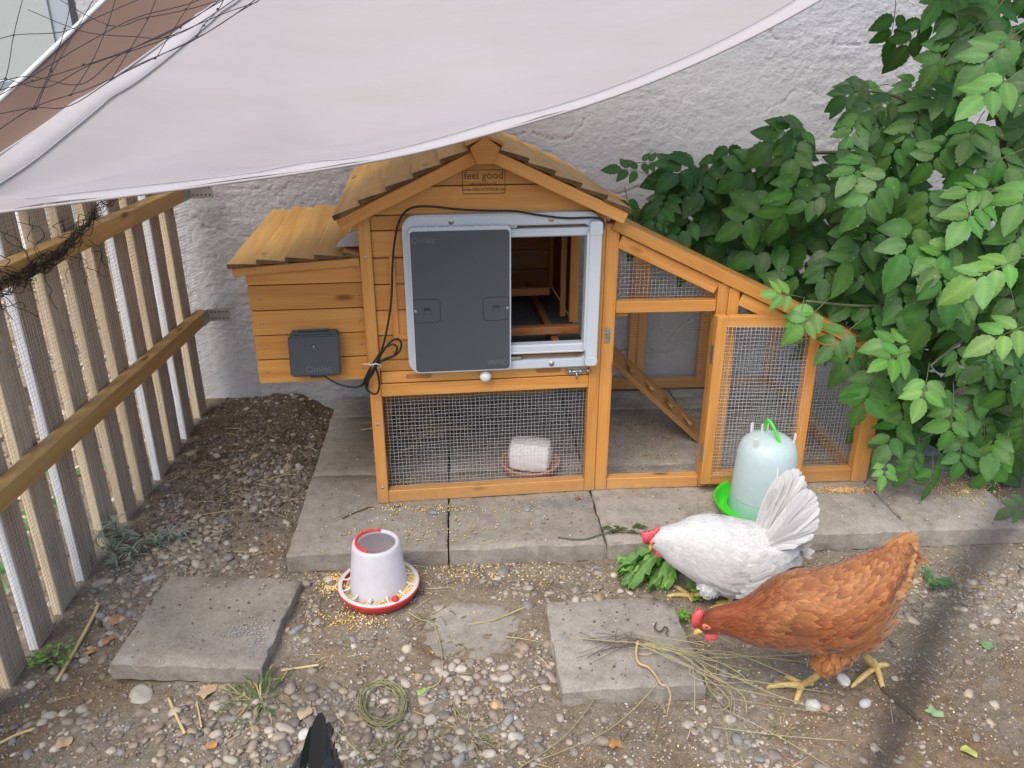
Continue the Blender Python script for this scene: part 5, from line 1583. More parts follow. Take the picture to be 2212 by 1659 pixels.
        Vf = Vf.reshape(-1, 3)
        qd = np.array([[a3 * 3 + b3, (a3 + 1) * 3 + b3, (a3 + 1) * 3 + b3 + 1, a3 * 3 + b3 + 1] for a3 in range(3) for b3 in range(2)])
        Qf = (qd[None] + (np.arange(n) * 12)[:, None, None]).reshape(-1, 4)
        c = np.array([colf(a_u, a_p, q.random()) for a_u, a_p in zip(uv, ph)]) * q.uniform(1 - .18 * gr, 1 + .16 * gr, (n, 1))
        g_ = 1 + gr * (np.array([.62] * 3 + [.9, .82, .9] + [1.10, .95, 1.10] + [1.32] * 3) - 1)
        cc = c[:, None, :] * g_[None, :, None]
        allV.append(Vf); allQ.append(Qf + off); off += len(Vf); allC.append(cc.reshape(-1, 3))
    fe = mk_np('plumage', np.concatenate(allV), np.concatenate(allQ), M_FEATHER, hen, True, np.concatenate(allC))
    fe['kind'] = 'stuff'
    # wing quills and tail feathers, one mesh each
    def quill(nm, pts, wds, col, nrm):
        P_ = catmull(pts, 4); m = len(P_)
        VV, QQ, CC = [], [], []
        for i, p in enumerate(P_):
            t = i / (m - 1)
            tg = (P_[min(i + 1, m - 1)] - P_[max(i - 1, 0)]).normalized()
            n2 = (nrm - tg * nrm.dot(tg)).normalized(); sd_ = n2.cross(tg)
            wv = wds * (.45 + .55 * math.sin(math.pi * min(1, .15 + t * .72))) * (1 if t < .86 else max(.22, math.sqrt(max(0.0, 1 - ((t - .86) / .15) ** 2))))
            for uq in (-1, -.5, 0, .5, 1):
                VV.append(p + sd_ * (uq * wv / 2) - n2 * (.05 * wv * uq * uq) + n2 * (.0010 if uq == 0 else 0))
                CC.append(np.array(col) * (.82 + .22 * t) * (1.05 if uq == 0 else (.90 if abs(uq) == .5 else 1.06)))
        for i in range(m - 1):
            for k in range(4): QQ.append((i * 5 + k, (i + 1) * 5 + k, (i + 1) * 5 + k + 1, i * 5 + k + 1))
        return mk_np(nm, np.array([tuple(p) for p in VV]), np.array(QQ), M_FEATHER, hen, True, np.array(CC))
    for (b0x, b0y, tx, ty, dyb, dyt, wd_, col, tilt) in tails:
        pa, pb = P3(b0x, b0y, dyb), P3(tx, ty, dyt)
        mid = pa.lerp(pb, .5) + Vector((rtf.gauss(0, .004), rtf.gauss(0, .003), .012 + rtf.gauss(0, .005)))
        quill('tail_feather', [pa, mid, pb], wd_ * rtf.uniform(.85, 1.25), np.array(col) * rtf.uniform(.93, 1.06), Vector((-.25 + rtf.gauss(0, .3), -1, tilt + rtf.gauss(0, .35))))
    H = Hen(); H.o = hen; H.P3 = P3; H.pos = pos; H.base = base; H.quill = quill
    return H
def folded_wing(H, colA, colB, n, u0, u1, w0, off, seed):
    """long flight feathers laid along each flank, following the body surface"""
    r = random.Random(seed)
    for side in (-1, 1):
        for k in range(n):
            f = k / (n - 1); pts = []
            e0, e1 = -24 + 30 * f + r.uniform(-3, 3), -14 + 26 * f + r.uniform(-5, 5)
            ua, ub = u0 + .06 * f, u1 - .09 * abs(f - .3) + r.uniform(-.02, .02)
            for i in range(6):
                t = i / 5; el = rad(e0 + (e1 - e0) * t + 5 * math.sin(math.pi * t)); ph = (math.pi - el) if side < 0 else el
                p = H.pos(np.array([ua + (ub - ua) * t]), np.array([ph]))[0]
                pts.append(Vector(p) + Vector((0, side * (off + .0035 * (1 - f)), .0015 * k)))
            H.quill('wing_feather', pts, w0 * r.uniform(.85, 1.1), mixv(colA, colB, r.random()), Vector((0, side, .28)))
def flat_part(H, name, pts, thick, mat, dy=0.0, bow=0.0):
    poly = [H.P3(*p) for p in pts]
    V = [Vector((p.x, dy - thick / 2, p.z)) for p in poly] + [Vector((p.x, dy + thick / 2, p.z)) for p in poly]
    bm = bmesh.new(); vs = [bm.verts.new(p) for p in V]; n = len(poly)
    bm.faces.new(vs[:n]); bm.faces.new(vs[n:][::-1])
    for i in range(n): bm.faces.new((vs[i], vs[n + i], vs[n + (i + 1) % n], vs[(i + 1) % n]))
    bmesh.ops.bevel(bm, geom=list(bm.edges), offset=thick * .3, segments=2, affect='EDGES', clamp_overlap=True)
    bmesh.ops.triangulate(bm, faces=bm.faces)
    return from_bm(name, bm, mat, H.o, True)
def leg(H, hip, hock, foot, toes, r=.0075, mat=None):
    """shank and toes as one skin"""
    items = []
    f = foot
    items.append((catmull([hip, hock, hock.lerp(f, .5), f + Vector((0, 0, .008))], 4), [r * 1.25] * 4 + [r] * 5 + [r * .92] * 3 + [r * 1.1]))
    for tp in toes:
        m_ = f.lerp(tp, .45) + Vector((0, 0, .010)); m2 = f.lerp(tp, .8) + Vector((0, 0, .007))
        P_ = catmull([f + Vector((0, 0, .009)), m_, m2, tp + Vector((0, 0, .003))], 3)
        items.append((P_, [r * 1.0, r * .95, r * .9, r * .82, r * .85, r * .78, r * .7, r * .66, r * .5, r * .18][:len(P_)]))
    return tubes('leg', items, mat or M_LEG, H.o, 8)
def gp(H, cx, cy, dz=0.0):
    p = ground_pt(*crop(cx, cy)) - H.base; p.z += dz
    return p
def mixv(a, b, t): return tuple(x * (1 - t) + y * t for x, y in zip(a, b))
def brown_col(u, ph, r):
    s = math.sin(ph)
    neck = (.20, .045, .012); n1 = .5 + 1.4 * float(vnoise(u * 5, s * 2.2 + 4, 1.6, 207)); r = min(1, max(0, .55 * r + .55 * n1 - .05)); body = mixv((.205, .055, .016), (.43, .19, .073), r); tail = mixv((.33, .13, .044), (.48, .25, .105), r); fluff = (.58, .33, .15)
    t = float(sstep(.20, .42, u)); c = mixv(mixv(neck, (.27, .07, .02), r), body, t)
    c = mixv(c, tail, float(sstep(.70, .92, u)) * .7)
    wg = float(sstep(.40, .46, u)) * float(sstep(.82, .76, u)) * float(sstep(-.48, -.40, s)) * float(sstep(.62, .50, s))
    c = mixv(c, mixv((.20, .052, .015), (.38, .15, .05), r), .75 * wg)
    c = mixv(c, mixv((.50, .27, .11), (.68, .43, .22), r), .92 * float(sstep(-.02, -.38, s)) * float(sstep(.62, .74, u)))
    return c
def white_col(u, ph, r): return (.635 + .03 * r, .63 + .03 * r, .62 + .03 * r)
def black_col(u, ph, r): return (.012 + .004 * r, .014 + .010 * r, .017 + .008 * r)
ST_B = [(545, 1085, 1135, 20), (565, 1040, 1150, 36), (600, 1012, 1160, 45), (650, 1000, 1155, 48), (710, 988, 1145, 54), (790, 968, 1180, 76), (870, 930, 1216, 108), (950, 862, 1234, 142), (1050, 790, 1246, 176), (1150, 762, 1252, 196), (1250, 756, 1262, 205),
        (1350, 752, 1268, 204), (1450, 722, 1272, 194), (1550, 668, 1272, 172), (1650, 622, 1266, 138), (1715, 598, 1235, 102), (1770, 585, 1130, 66), (1815, 590, 1010, 40), (1850, 600, 900, 24), (1880, 640, 830, 12)]
BT = (.50, .235, .085); BT2 = (.42, .17, .055); BT3 = (.56, .31, .13)
tb = []
rt = random.Random(9)
for k, (tx, ty) in enumerate(((1870, 540), (1900, 524), (1925, 530), (1938, 552), (1936, 585), (1930, 620), (1926, 655), (1920, 690), (1912, 725), (1906, 760), (1900, 795), (1893, 830), (1885, 865), (1868, 895), (1848, 922), (1835, 555), (1800, 572))):
    tb.append((1590 + rt.uniform(-10, 60), 760 + 12 * min(k, 14) + rt.uniform(-15, 15), tx + rt.uniform(-5, 5), ty + rt.uniform(-6, 6), (-.004 * k + .01) if k < 15 else .0, (-.0035 * k + .012) if k < 15 else .0, rt.uniform(.020, .027), (BT, BT2, BT3)[k % 3], .4))
brown = build_hen('brown_hen', 'russet brown hen walking left with lowered head, nearest the front', 1.555, (1430, 1500), ST_B, .80, 5, brown_col, tb, (.42, .80, -26, 36, .019), 84, (.36, .12, .03))
folded_wing(brown, (.19, .05, .014), (.36, .15, .05), 6, .58, .80, .019, .006, 3)
flat_part(brown, 'comb', [(504, 1118), (498, 1070), (506, 1022), (519, 1038), (530, 992), (541, 1018), (553, 984), (561, 1012), (574, 1004), (568, 1042), (556, 1080), (545, 1122)], .008, M_COMB, -.002)
pp = brown.P3(600, 1092); blob('face', (pp.x, 0, pp.z), (.0190, .0195, .0165), M_FACE, brown.o, 3, .08, 2)
for s in (-1, 1):
    pw = brown.P3(618, 1168); blob('wattle', (pw.x, s * .008, pw.z + .002), (.0145, .0045, .0140), M_COMB, brown.o, 3, .12, 4)
    pe = brown.P3(664, 1110); blob('earlobe', (pe.x, s * .0165, pe.z), (.0070, .0035, .0100), M_COMB, brown.o, 2, .1, 6)
    pe = brown.P3(583, 1086); e = blob('eye', (pe.x, s * .0165, pe.z), (.0056, .0040, .0056), M_EYE_O, brown.o, 2)
    blob('pupil', (-.0003, s * .0024, .0002), (.0030, .0022, .0030), M_EYE, e, 2)
bk = [brown.P3(566, 1128), brown.P3(540, 1138), brown.P3(522, 1154), brown.P3(513, 1170)]
tube('beak', [Vector((p.x, -.001, p.z)) for p in bk], [.0095, .0080, .0050, .0012], M_BEAK, brown.o, 10)
hk = brown.P3(1310, 1405, -.035); f1 = gp(brown, 1195, 1500)
leg(brown, brown.P3(1380, 1260, -.03), hk, f1, [gp(brown, 970, 1505), gp(brown, 1085, 1438), gp(brown, 1152, 1612), gp(brown, 1268, 1488)], .0088)
f2 = gp(brown, 1662, 1385)
leg(brown, brown.P3(1540, 1180, .03), brown.P3(1600, 1300, .03), f2, [gp(brown, 1508, 1506), gp(brown, 1712, 1532), gp(brown, 1745, 1368), gp(brown, 1640, 1330)], .0088)
th = [brown.P3(1450, 1150, -.030), brown.P3(1390, 1270, -.040), brown.P3(1348, 1335, -.038), brown.P3(1332, 1368, -.036)]
# feathered thigh
P_ = catmull(th, 5); tube('thigh', P_, [.060 - .046 * (i / (len(P_) - 1)) ** .9 for i in range(len(P_))], M_FEATHER, brown.o, 14)
def tint_obj(o, c):
    a = o.data.color_attributes.new('tint', 'FLOAT_COLOR', 'POINT')
    for d_ in a.data: d_.color = (*c, 1)
def limb_feathers(H, P_, Rr, colf, n, seed, L=.034, Wd=.018):
    q = np.random.default_rng(seed); VV, QQ, CC = [], [], []; off = 0
    for i in range(n):
        t = .86 * q.random() ** .8; k = t * (len(P_) - 1); i0 = min(int(k), len(P_) - 2); c = P_[i0].lerp(P_[i0 + 1], k - i0); tg = (P_[i0 + 1] - P_[i0]).normalized()
        an = q.uniform(0, 6.28); rv = Rr[i0]
        a1 = Vector((0, 1, 0)); a1 = (a1 - tg * a1.dot(tg)).normalized(); a2 = tg.cross(a1)
        nr = a1 * math.cos(an) + a2 * math.sin(an); p = c + nr * rv * .97
        Vf, Qf = feather_arrays(np.array([p]), np.array([tg]), np.array([nr]), np.array([L * q.uniform(.7, 1.1) * (1 - .4 * t)]), np.array([Wd * (1 - .35 * t)]), .16, .02)
        VV.append(Vf); QQ.append(Qf + off); off += 12; CC.append(np.tile(np.array(colf(q.random())) * q.uniform(.85, 1.15), (12, 1)))
    o = mk_np('thigh_plumage', np.concatenate(VV), np.concatenate(QQ), M_FEATHER, H.o, True, np.concatenate(CC)); o['kind'] = 'stuff'
TC = lambda r: mixv((.32, .115, .035), (.46, .205, .075), r)
for o in brown.o.children:
    if o.name.startswith('thigh'): tint_obj(o, (.34, .125, .04))
limb_feathers(brown, P_, [.060 - .046 * (i / (len(P_) - 1)) ** .9 for i in range(len(P_))], TC, 340, 8)

ST_W = [(236, 555, 605, 20), (250, 535, 618, 34), (280, 505, 635, 46), (320, 486, 668, 56), (365, 478, 715, 74), (420, 460, 752, 104), (480, 424, 790, 134), (550, 407, 835, 160), (640, 408, 890, 180), (740, 424, 918, 190),
        (840, 446, 930, 186), (920, 462, 905, 168), (1000, 480, 855, 142), (1070, 520, 790, 104), (1120, 565, 735, 66), (1150, 600, 695, 34), (1168, 625, 665, 12)]
WT = (.665, .66, .65); WT2 = (.62, .62, .62)
tw_ = []
rt = random.Random(8)
for k, (tx, ty) in enumerate(((1150, 118), (1175, 122), (1196, 138), (1210, 165), (1222, 200), (1120, 128), (1095, 146), (1072, 168), (1050, 200), (1025, 245), (1000, 295))):
    tw_.append((905 + rt.uniform(-10, 60), 565 + rt.uniform(-10, 30), tx, ty, rt.uniform(-.015, .02), rt.uniform(-.012, .02), rt.uniform(.026, .034), WT if k % 2 else WT2, .5))
for k, (tx, ty) in enumerate(((1236, 248), (1258, 256), (1278, 272), (1292, 296), (1300, 330), (1306, 366), (1308, 402), (1306, 440), (1300, 476), (1290, 510), (1272, 540), (1240, 562), (1205, 582), (1170, 602))):
    tw_.append((950 + rt.uniform(0, 50), 590 + 6 * k + rt.uniform(-10, 10), tx, ty, -.035 - .002 * k, -.050 - .001 * k, rt.uniform(.026, .033), WT if k % 2 else WT2, .4))
for k in range(9):
    tw_.append((930, 560, 1225 + 8 * k, 215 + 34 * k, .025, .035, .03, WT2, .4))
white = build_hen('white_hen', 'white hen with tall fanned tail and red comb, pecking at green leaves', 1.935, (640, 950), ST_W, .72, 6, white_col, tw_, (.40, .86, -30, 30, .017), 62, (.8, .8, .8), 1.35, .022, .28, .05)
folded_wing(white, WT, WT2, 5, .56, .745, .026, .006, 4)
flat_part(white, 'comb', [(180, 516), (196, 506), (207, 520), (219, 503), (233, 516), (248, 500), (262, 508), (285, 474), (298, 480), (287, 512), (266, 536), (246, 560), (234, 588), (208, 593), (188, 566)], .008, M_COMB, -.004)
pp = white.P3(258, 575); blob('face', (pp.x, 0, pp.z), (.0135, .0170, .0140), M_FACE, white.o, 3, .08, 2)
for s in (-1, 1):
    pw = white.P3(288, 640); blob('wattle', (pw.x - .004 * s, s * .009, pw.z), (.0120, .0045, .0150), M_COMB, white.o, 3, .12, 4)
    pe = white.P3(254, 566); e = blob('eye', (pe.x, s * .0150, pe.z), (.0050, .0036, .0050), M_EYE_O, white.o, 2)
    blob('pupil', (-.0003, s * .0022, .0002), (.0028, .0020, .0028), M_EYE, e, 2)
bk = [white.P3(250, 592), white.P3(243, 608), white.P3(240, 626), white.P3(241, 640)]
tube('beak', [Vector((p.x, -.002, p.z)) for p in bk], [.0085, .0070, .0045, .0012], M_BEAK, white.o, 10)
f1 = gp(white, 478, 932); hk = white.P3(590, 895, -.03)
leg(white, white.P3(660, 830, -.03), hk, f1, [gp(white, 374, 858), gp(white, 342, 930), gp(white, 505, 965), gp(white, 560, 918)], .0080)
f2 = gp(white, 735, 985)
leg(white, white.P3(760, 860, .0), white.P3(752, 925, -.01), f2, [gp(white, 610, 1010), gp(white, 690, 1045), gp(white, 800, 985), gp(white, 650, 975)], .0080)
th = [white.P3(690, 740, -.030), white.P3(640, 820, -.036), white.P3(612, 862, -.036), white.P3(600, 888, -.03)]
P_ = catmull(th, 5); Rr = [.050 - .034 * (i / (len(P_) - 1)) for i in range(len(P_))]
t_ = tube('thigh', P_, Rr, M_FEATHER, white.o, 14); tint_obj(t_, (.7, .7, .69))
limb_feathers(white, P_, Rr, lambda r: (.58 + .03 * r,) * 3, 260, 9)

# black hen, only its tail end reaches into the picture
MB_ = tinted('black_feather', 0.38, 0.1, 160, 0.0, 0.1, 0.0, 0.6)
keepM = M_FEATHER; M_FEATHER = MB_
BKC = (.012, .015, .017)
tk = [(1560, 820, 1850 + 8 * k, 470 + 32 * k, -.02 + .006 * k, -.012 + .004 * k, .042, (.010 + .003 * (k % 2), .015 + .008 * (k % 3), .017 + .004 * (k % 2)), .4) for k in range(7)]
black = build_hen('black_hen', 'glossy black hen at the bottom edge, only its upright tail showing', 1.555, (1430, 1500), ST_B, .80, 15, black_col, tk, (.42, .80, -26, 36, .019), 60, BKC)
M_FEATHER = keepM
flat_part(black, 'comb', [(504, 1118), (498, 1070), (506, 1022), (519, 1038), (530, 992), (541, 1018), (553, 984), (561, 1012), (574, 1004), (568, 1042), (556, 1080), (545, 1122)], .008, M_COMB, -.002)
bk = [black.P3(566, 1128), black.P3(540, 1138), black.P3(522, 1154), black.P3(513, 1170)]
tube('beak', [Vector((p.x, -.001, p.z)) for p in bk], [.0095, .0080, .0050, .0012], M_BEAK, black.o, 10)
for s in (-1, 1):
    pe = black.P3(583, 1086); blob('eye', (pe.x, s * .0165, pe.z), (.0056, .0040, .0056), M_EYE, black.o, 2)
for dy_, cx in ((-.03, 1300), (.03, 1420)):
    ft = black.P3(cx, 1500, dy_); ft.z = 0.0
    leg(black, black.P3(cx + 60, 1200, dy_), black.P3(cx + 60, 1350, dy_), ft, [ft + Vector((-.06, -.02, 0)), ft + Vector((-.065, .01, 0)), ft + Vector((-.05, .035, 0)), ft + Vector((.03, .01, 0))], .0085)
tip = black.P3(1890, 500)
tip_w = at_z(690, 1535, .355)
ang = rad(83)
rot = Matrix.Rotation(ang, 3, 'Z')
t_r = rot @ Vector((tip.x, 0, 0))
black.o.rotation_euler = (0, 0, ang)
black.o.location = (tip_w.x - t_r.x, tip_w.y - t_r.y, .355 - tip.z)
#PART5
# ================================================================== PLANTS AND LITTER
def blade_arrays(P_, wds, nrm):
    P_ = [Vector(p) for p in P_]; m = len(P_); V = []; Q = []
    for i, p in enumerate(P_):
        t = i / (m - 1); tg = (P_[min(i + 1, m - 1)] - P_[max(i - 1, 0)]).normalized()
        n2 = (nrm - tg * nrm.dot(tg)); n2 = n2.normalized() if n2.length > 1e-4 else Vector((0, 0, 1)); sd = n2.cross(tg)
        w = wds * max(.08, math.sin(math.pi * (.12 + .86 * t)) ** .7)
        V += [p - sd * w / 2, p - n2 * w * .18, p + sd * w / 2]
    for i in range(m - 1):
        for k in range(2): Q.append((i * 3 + k, (i + 1) * 3 + k, (i + 1) * 3 + k + 1, i * 3 + k + 1))
    return V, Q
def blades(name, items, mat, parent=None):
    VV, QQ, CC = [], [], []
    for P_, w, n, c in items:
        V, Q = blade_arrays(P_, w, n); o_ = len(VV)
        VV += V; QQ += [tuple(q + o_ for q in f) for f in Q]; CC += [c] * len(V)
    return mk_np(name, np.array([tuple(v) for v in VV]), np.array(QQ), mat, parent, True, np.array(CC))
rp_ = random.Random(33)
# lavender by the fence
lv = ground_pt(285, 1180)
lav = thing('lavender_plant', 'grey-green lavender plant with narrow leaves at the fence foot', 'plant', lv)
spots = [(215, 1060, .13), (230, 1100, .12), (262, 1130, .10), (245, 1180, .05), (290, 1185, .05), (275, 1150, .08), (310, 1160, .06), (345, 1160, .04), (370, 1150, .035), (255, 1205, .03), (395, 1150, .02), (225, 1150, .07)]
for (px, py, hgt) in spots:
    g_ = ground_pt(px, py + hgt * 560); c = g_ + Vector((0, 0, hgt)) - lv; b_ = g_ - lv
    tube('stem', catmull([b_, b_.lerp(c, .5) + Vector((rp_.gauss(0, .01), rp_.gauss(0, .01), 0)), c], 4), .0022, M_STEM, lav, 5)
    its = []
    for k in range(22):
        a = rp_.uniform(0, 6.28); L = rp_.uniform(.035, .062); zz = rp_.uniform(-.045, .008); up = rp_.uniform(.1, .75)
        b = c + Vector((0, 0, zz)); d = Vector((math.cos(a), math.sin(a), up)).normalized()
        cv = rp_.uniform(.85, 1.15)
        its.append(([b, b + d * L * .5, b + d * L + Vector((0, 0, -L * .22))], .0062, Vector((0, 0, 1)), (.36 * cv, .44 * cv, .34 * cv)))
    blades('leaf_rosette', its, M_HERB, lav)
def tuft(label, px, py, n, hgt, spread, col, nm='grass_tuft', dry=.3, wd_=.0045):
    b = ground_pt(px, py)
    t = thing(nm, label, 'grass' if nm == 'grass_tuft' else 'weed', b)
    gi, di = [], []
    for k in range(n):
        a = rp_.uniform(0, 6.28); r0 = spread * rp_.random() * .5; s = Vector((r0 * math.cos(a), r0 * math.sin(a), 0))
        s.z = gzs(b.x + s.x, b.y + s.y) - b.z
        L = hgt * rp_.uniform(.5, 1.15); d = Vector((math.cos(a + rp_.gauss(0, .5)), math.sin(a + rp_.gauss(0, .5)), rp_.uniform(.2, 1.1))).normalized()
        e = s + d * L; e.z = max(s.z + .004, e.z - L * .45)
        cv = rp_.uniform(.75, 1.2)
        item = ([s, s + d * L * .55, e], wd_ * rp_.uniform(.7, 1.2), Vector((0, 0, 1)), None)
        if rp_.random() < dry: di.append(item[:3] + ((.46 * cv, .38 * cv, .19 * cv),))
        else: gi.append(item[:3] + (tuple(c * cv for c in col),))
    if gi: blades('blade_cluster', gi, M_HERB, t)
    if di: blades('dry_blade_cluster', di, M_HERB, t)
    return t
tuft('tuft of green and dry grass below the left slab beside the black hen', 560, 1515, 75, .085, .13, (.11, .21, .055), dry=.45)
tuft('small moss-green grass tuft in front of the feeder', 925, 1345, 40, .030, .06, (.16, .21, .07), dry=.4, wd_=.003)
tuft('little grass tuft on gravel between feeder and right slab', 985, 1395, 26, .030, .05, (.15, .2, .07), dry=.5, wd_=.003)
tuft('tiny tuft of grass left of the pale right slab', 1110, 1385, 24, .028, .05, (.17, .2, .08), dry=.5, wd_=.003)
tuft('low dry grass tuft at the lower right under the brown hen', 1690, 1578, 30, .04, .06, (.2, .25, .08), dry=.5, wd_=.003)
tuft('green weedy tuft at the bottom edge left of centre', 840, 1625, 40, .045, .10, (.18, .24, .09), dry=.4, wd_=.0035)
tuft('dry grassy patch in the gravel at the bottom centre', 1010, 1590, 60, .05, .13, (.24, .26, .10), dry=.7, wd_=.003)
def weed(label, px, py, n, r, hgt, col, leafr=.009):
    b = ground_pt(px, py); t = thing('clover_weed', label, 'weed', b)
    its = []
    stems = []
    for k in range(n):
        a = rp_.uniform(0, 6.28); rr = r * math.sqrt(rp_.random()); c = Vector((rr * math.cos(a), rr * math.sin(a), hgt * rp_.uniform(.4, 1.1)))
        stems.append(([Vector((c.x * .3, c.y * .3, 0)), c.lerp(Vector((0, 0, 0)), .3) + Vector((0, 0, .004)), c], .0007))
        for j in range(3):
            a2 = a + j * 2.09; d = Vector((math.cos(a2), math.sin(a2), rp_.uniform(-.1, .35))).normalized(); L = leafr * rp_.uniform(.8, 1.4); cv = rp_.uniform(.75, 1.25)
            its.append(([c, c + d * L * .6, c + d * L], L * .85, Vector((0, 0, 1)), tuple(q * cv for q in col)))
    tubes('stem_cluster', stems, M_STEM, t, 4)
    blades('leaf_cluster', its, M_HERB, t)
GRN = (.17, .40, .05)
weed('bright green clover weed just above the comb of the brown hen', 1495, 1296, 16, .035, .055, GRN)
weed('bright green clover weed between right slab and the head of the brown hen', 1480, 1345, 14, .03, .045, GRN)
weed('bright green clover weed at the foot of the fence, lower left', 120, 1440, 34, .055, .05, (.22, .45, .07), .008)
weed('small clover sprig on dirt right of the white hen tail', 2030, 1270, 8, .05, .03, (.09, .24, .07), .018)
for (px, py, n, r, lab) in ((30, 1250, 60, .16, 'lush green weeds seen through the fence at the left edge'), (190, 1190, 44, .13, 'green weeds showing through the fence near the lavender'), (150, 1390, 36, .12, 'green weeds outside the fence above the clover'), (385, 830, 40, .10, 'green weeds outside the fence close to the wall')):
    b = at_z(px, py, -.06); s_ = (-1.50) / b.x
    q = Vector((0, 0, CAM_H)).lerp(b, s_)
    t = tuft(lab, px, py, 2, .01, .01, GRN, 'green_weeds')
    t.location = (-1.55, q.y, gzs(-1.55, q.y))
    for ch in list(t.children): bpy.data.objects.remove(ch)
    its = []
    for k in range(n):
        a = rp_.uniform(0, 6.28); rr = r * math.sqrt(rp_.random()); c = Vector((rr * math.cos(a), rr * 1.5 * math.sin(a), rp_.uniform(.02, .22)))
        d = Vector((rp_.gauss(0, 1), rp_.gauss(0, 1), rp_.uniform(0, .8))).normalized(); L = rp_.uniform(.03, .07); cv = rp_.uniform(.7, 1.3)
        its.append(([c, c + d * L * .5 + Vector((0, 0, .004)), c + d * L], L * .5, Vector((0, 0, 1)), (.16 * cv, .36 * cv, .06 * cv)))
    blades('leaf_cluster', its, M_HERB, t)

# salad greens by the white hen
gb = ground_pt(1402, 1262)
greens = thing('greens_bunch', 'bunch of crinkled green salad leaves under the beak of the white hen', 'greens', gb)
rootp = ground_pt(1462, 1238) - gb + Vector((0, 0, .012))
def crinkly(rootp, tipp, wd_, arch, seed, col):
    r = random.Random(seed); n = 16; VV, QQ, CC = [], [], []
    d = tipp - rootp; sd = Vector((0, 0, 1)).cross(d).normalized()
    for i in range(n + 1):
        t = i / n; c = rootp.lerp(tipp, t) + Vector((0, 0, arch * math.sin(math.pi * t ** .8)))
        w = wd_ * (.08 + .92 * float(sstep(.12, .55, t))) * (1 - .75 * float(sstep(.82, 1.0, t))) * (1 + .20 * math.sin(i * 2.6 + seed))
        for k in range(9):
            u = (k - 4) / 4
            ruff = (.010 * abs(u) ** 1.5 * math.sin(i * 1.9 + k * 1.3 + seed) + .006 * math.sin(i * 2.9 - k * 2.1 + seed * 2)) * float(sstep(.15, .4, t))
            VV.append(c + sd * (u * w / 2 * (1 - .1 * abs(u))) + Vector((0, 0, .016 * u * u * math.sin(seed) + ruff + (-.004 if k == 4 else 0))))
            base_ = mixv(col, (.50, .62, .22), (.75 if k == 4 else .12) * (1 - .5 * t))
            CC.append(tuple(q * r.uniform(.85, 1.15) for q in base_))
    for i in range(n):
        for k in range(8): QQ.append((i * 9 + k, (i + 1) * 9 + k, (i + 1) * 9 + k + 1, i * 9 + k + 1))
    o = mk_np('salad_leaf', np.array([tuple(v) for v in VV]), np.array(QQ), M_HERB, greens, True, np.array(CC))
cols = [(.10, .26, .05), (.13, .33, .06), (.17, .40, .07), (.08, .20, .045)]
rg_ = random.Random(5)
for k in range(24):
    tx, ty = 1332 + 105 * rg_.random() ** 1.2, 1205 + 82 * rg_.random()
    tp = ground_pt(tx, ty) - gb + Vector((0, 0, .012 + .03 * rg_.random()))
    crinkly(rootp + Vector((rg_.gauss(0, .006), rg_.gauss(0, .010), rg_.uniform(0, .03))), tp, rg_.uniform(.026, .050), rg_.uniform(.02, .075), k + 1, cols[k % 4])
for k in range(4):
    q0 = rootp + Vector((.012 + .008 * k, rp_.gauss(0, .015), .006 * k))
    tube('stalk', [rootp + Vector((-.03, 0, .01)), rootp, q0], [.004, .0045, .004], M_HERB if False else plain('pale_green_stalk_%d' % k, (.36, .48, .16), .5), greens, 6)

# loose bundle of pulled grass across the right slab, with its root
hb = ground_pt(1560, 1440)
hay = thing('grass_bundle', 'bundle of dry pulled grass stems trailing off the right slab', 'dry grass', hb)
its = []
def spt(px, py, z): return at_z(px, py, z) - hb
for k in range(17):
    a = (1375 + rp_.gauss(0, 22), 1382 + rp_.gauss(0, 7)); t_ = rp_.random()
    b = (1480 + rp_.gauss(0, 25), 1395 + 40 * t_ + rp_.gauss(0, 8)); c = (1560 + rp_.gauss(0, 50), 1405 + 100 * t_ + rp_.gauss(0, 14)); d = (1640 + rp_.uniform(-90, 160), 1415 + 150 * t_ + rp_.gauss(0, 22))
    its.append((catmull([spt(*a, .004 + .008 * rp_.random()), spt(*b, .006 + .012 * rp_.random()), spt(*c, -.02 + .02 * rp_.random()), spt(*d, -.048 + .01 * rp_.random())], 4), rp_.uniform(.0007, .0013)))
for (pp_) in ([(1540, 1490), (1560, 1540), (1572, 1600), (1578, 1655)], [(1440, 1455), (1360, 1540), (1290, 1590), (1170, 1640)], [(1330, 1420), (1290, 1500), (1220, 1590), (1120, 1660)], [(1500, 1540), (1500, 1470), (1492, 1420)], [(1230, 1378), (1300, 1383), (1370, 1388)], [(1560, 1530), (1680, 1590), (1790, 1655)], [(1440, 1400), (1520, 1365), (1600, 1400)], [(1540, 1570), (1700, 1590), (1830, 1600)]):
    its.append((catmull([spt(a, b, (.006 if b < 1500 and a < 1540 else -.046) + .006) for a, b in pp_], 5), .0013))
tubes('stem_bundle', its, M_HAY, hay, 5)
tubes('rootlet_bundle', [(catmull([spt(1375 + rp_.gauss(0, 10), 1385, .008), spt(1340 + rp_.gauss(0, 20), 1388 + rp_.gauss(0, 10), .01), spt(1290 + rp_.gauss(0, 40), 1392 + rp_.gauss(0, 16), .004)], 4), .0008) for k in range(14)], M_TWIG, hay, 4)
tube('root', catmull([spt(a, b, z) for a, b, z in ((1378, 1385, .01), (1374, 1410, .003), (1380, 1432, .001), (1402, 1442, .001), (1418, 1462, .001), (1428, 1478, .001), (1440, 1482, .002), (1448, 1500, .002), (1446, 1518, -.008), (1440, 1545, -.045))], 4), [.0042 - .0028 * i / 36 for i in range(37)], M_ROOT, hay, 6)
tube('root', catmull([spt(1380, 1412, .001), spt(1395, 1414, .002), spt(1412, 1409, .001)], 4), .0014, M_ROOT, hay, 5)
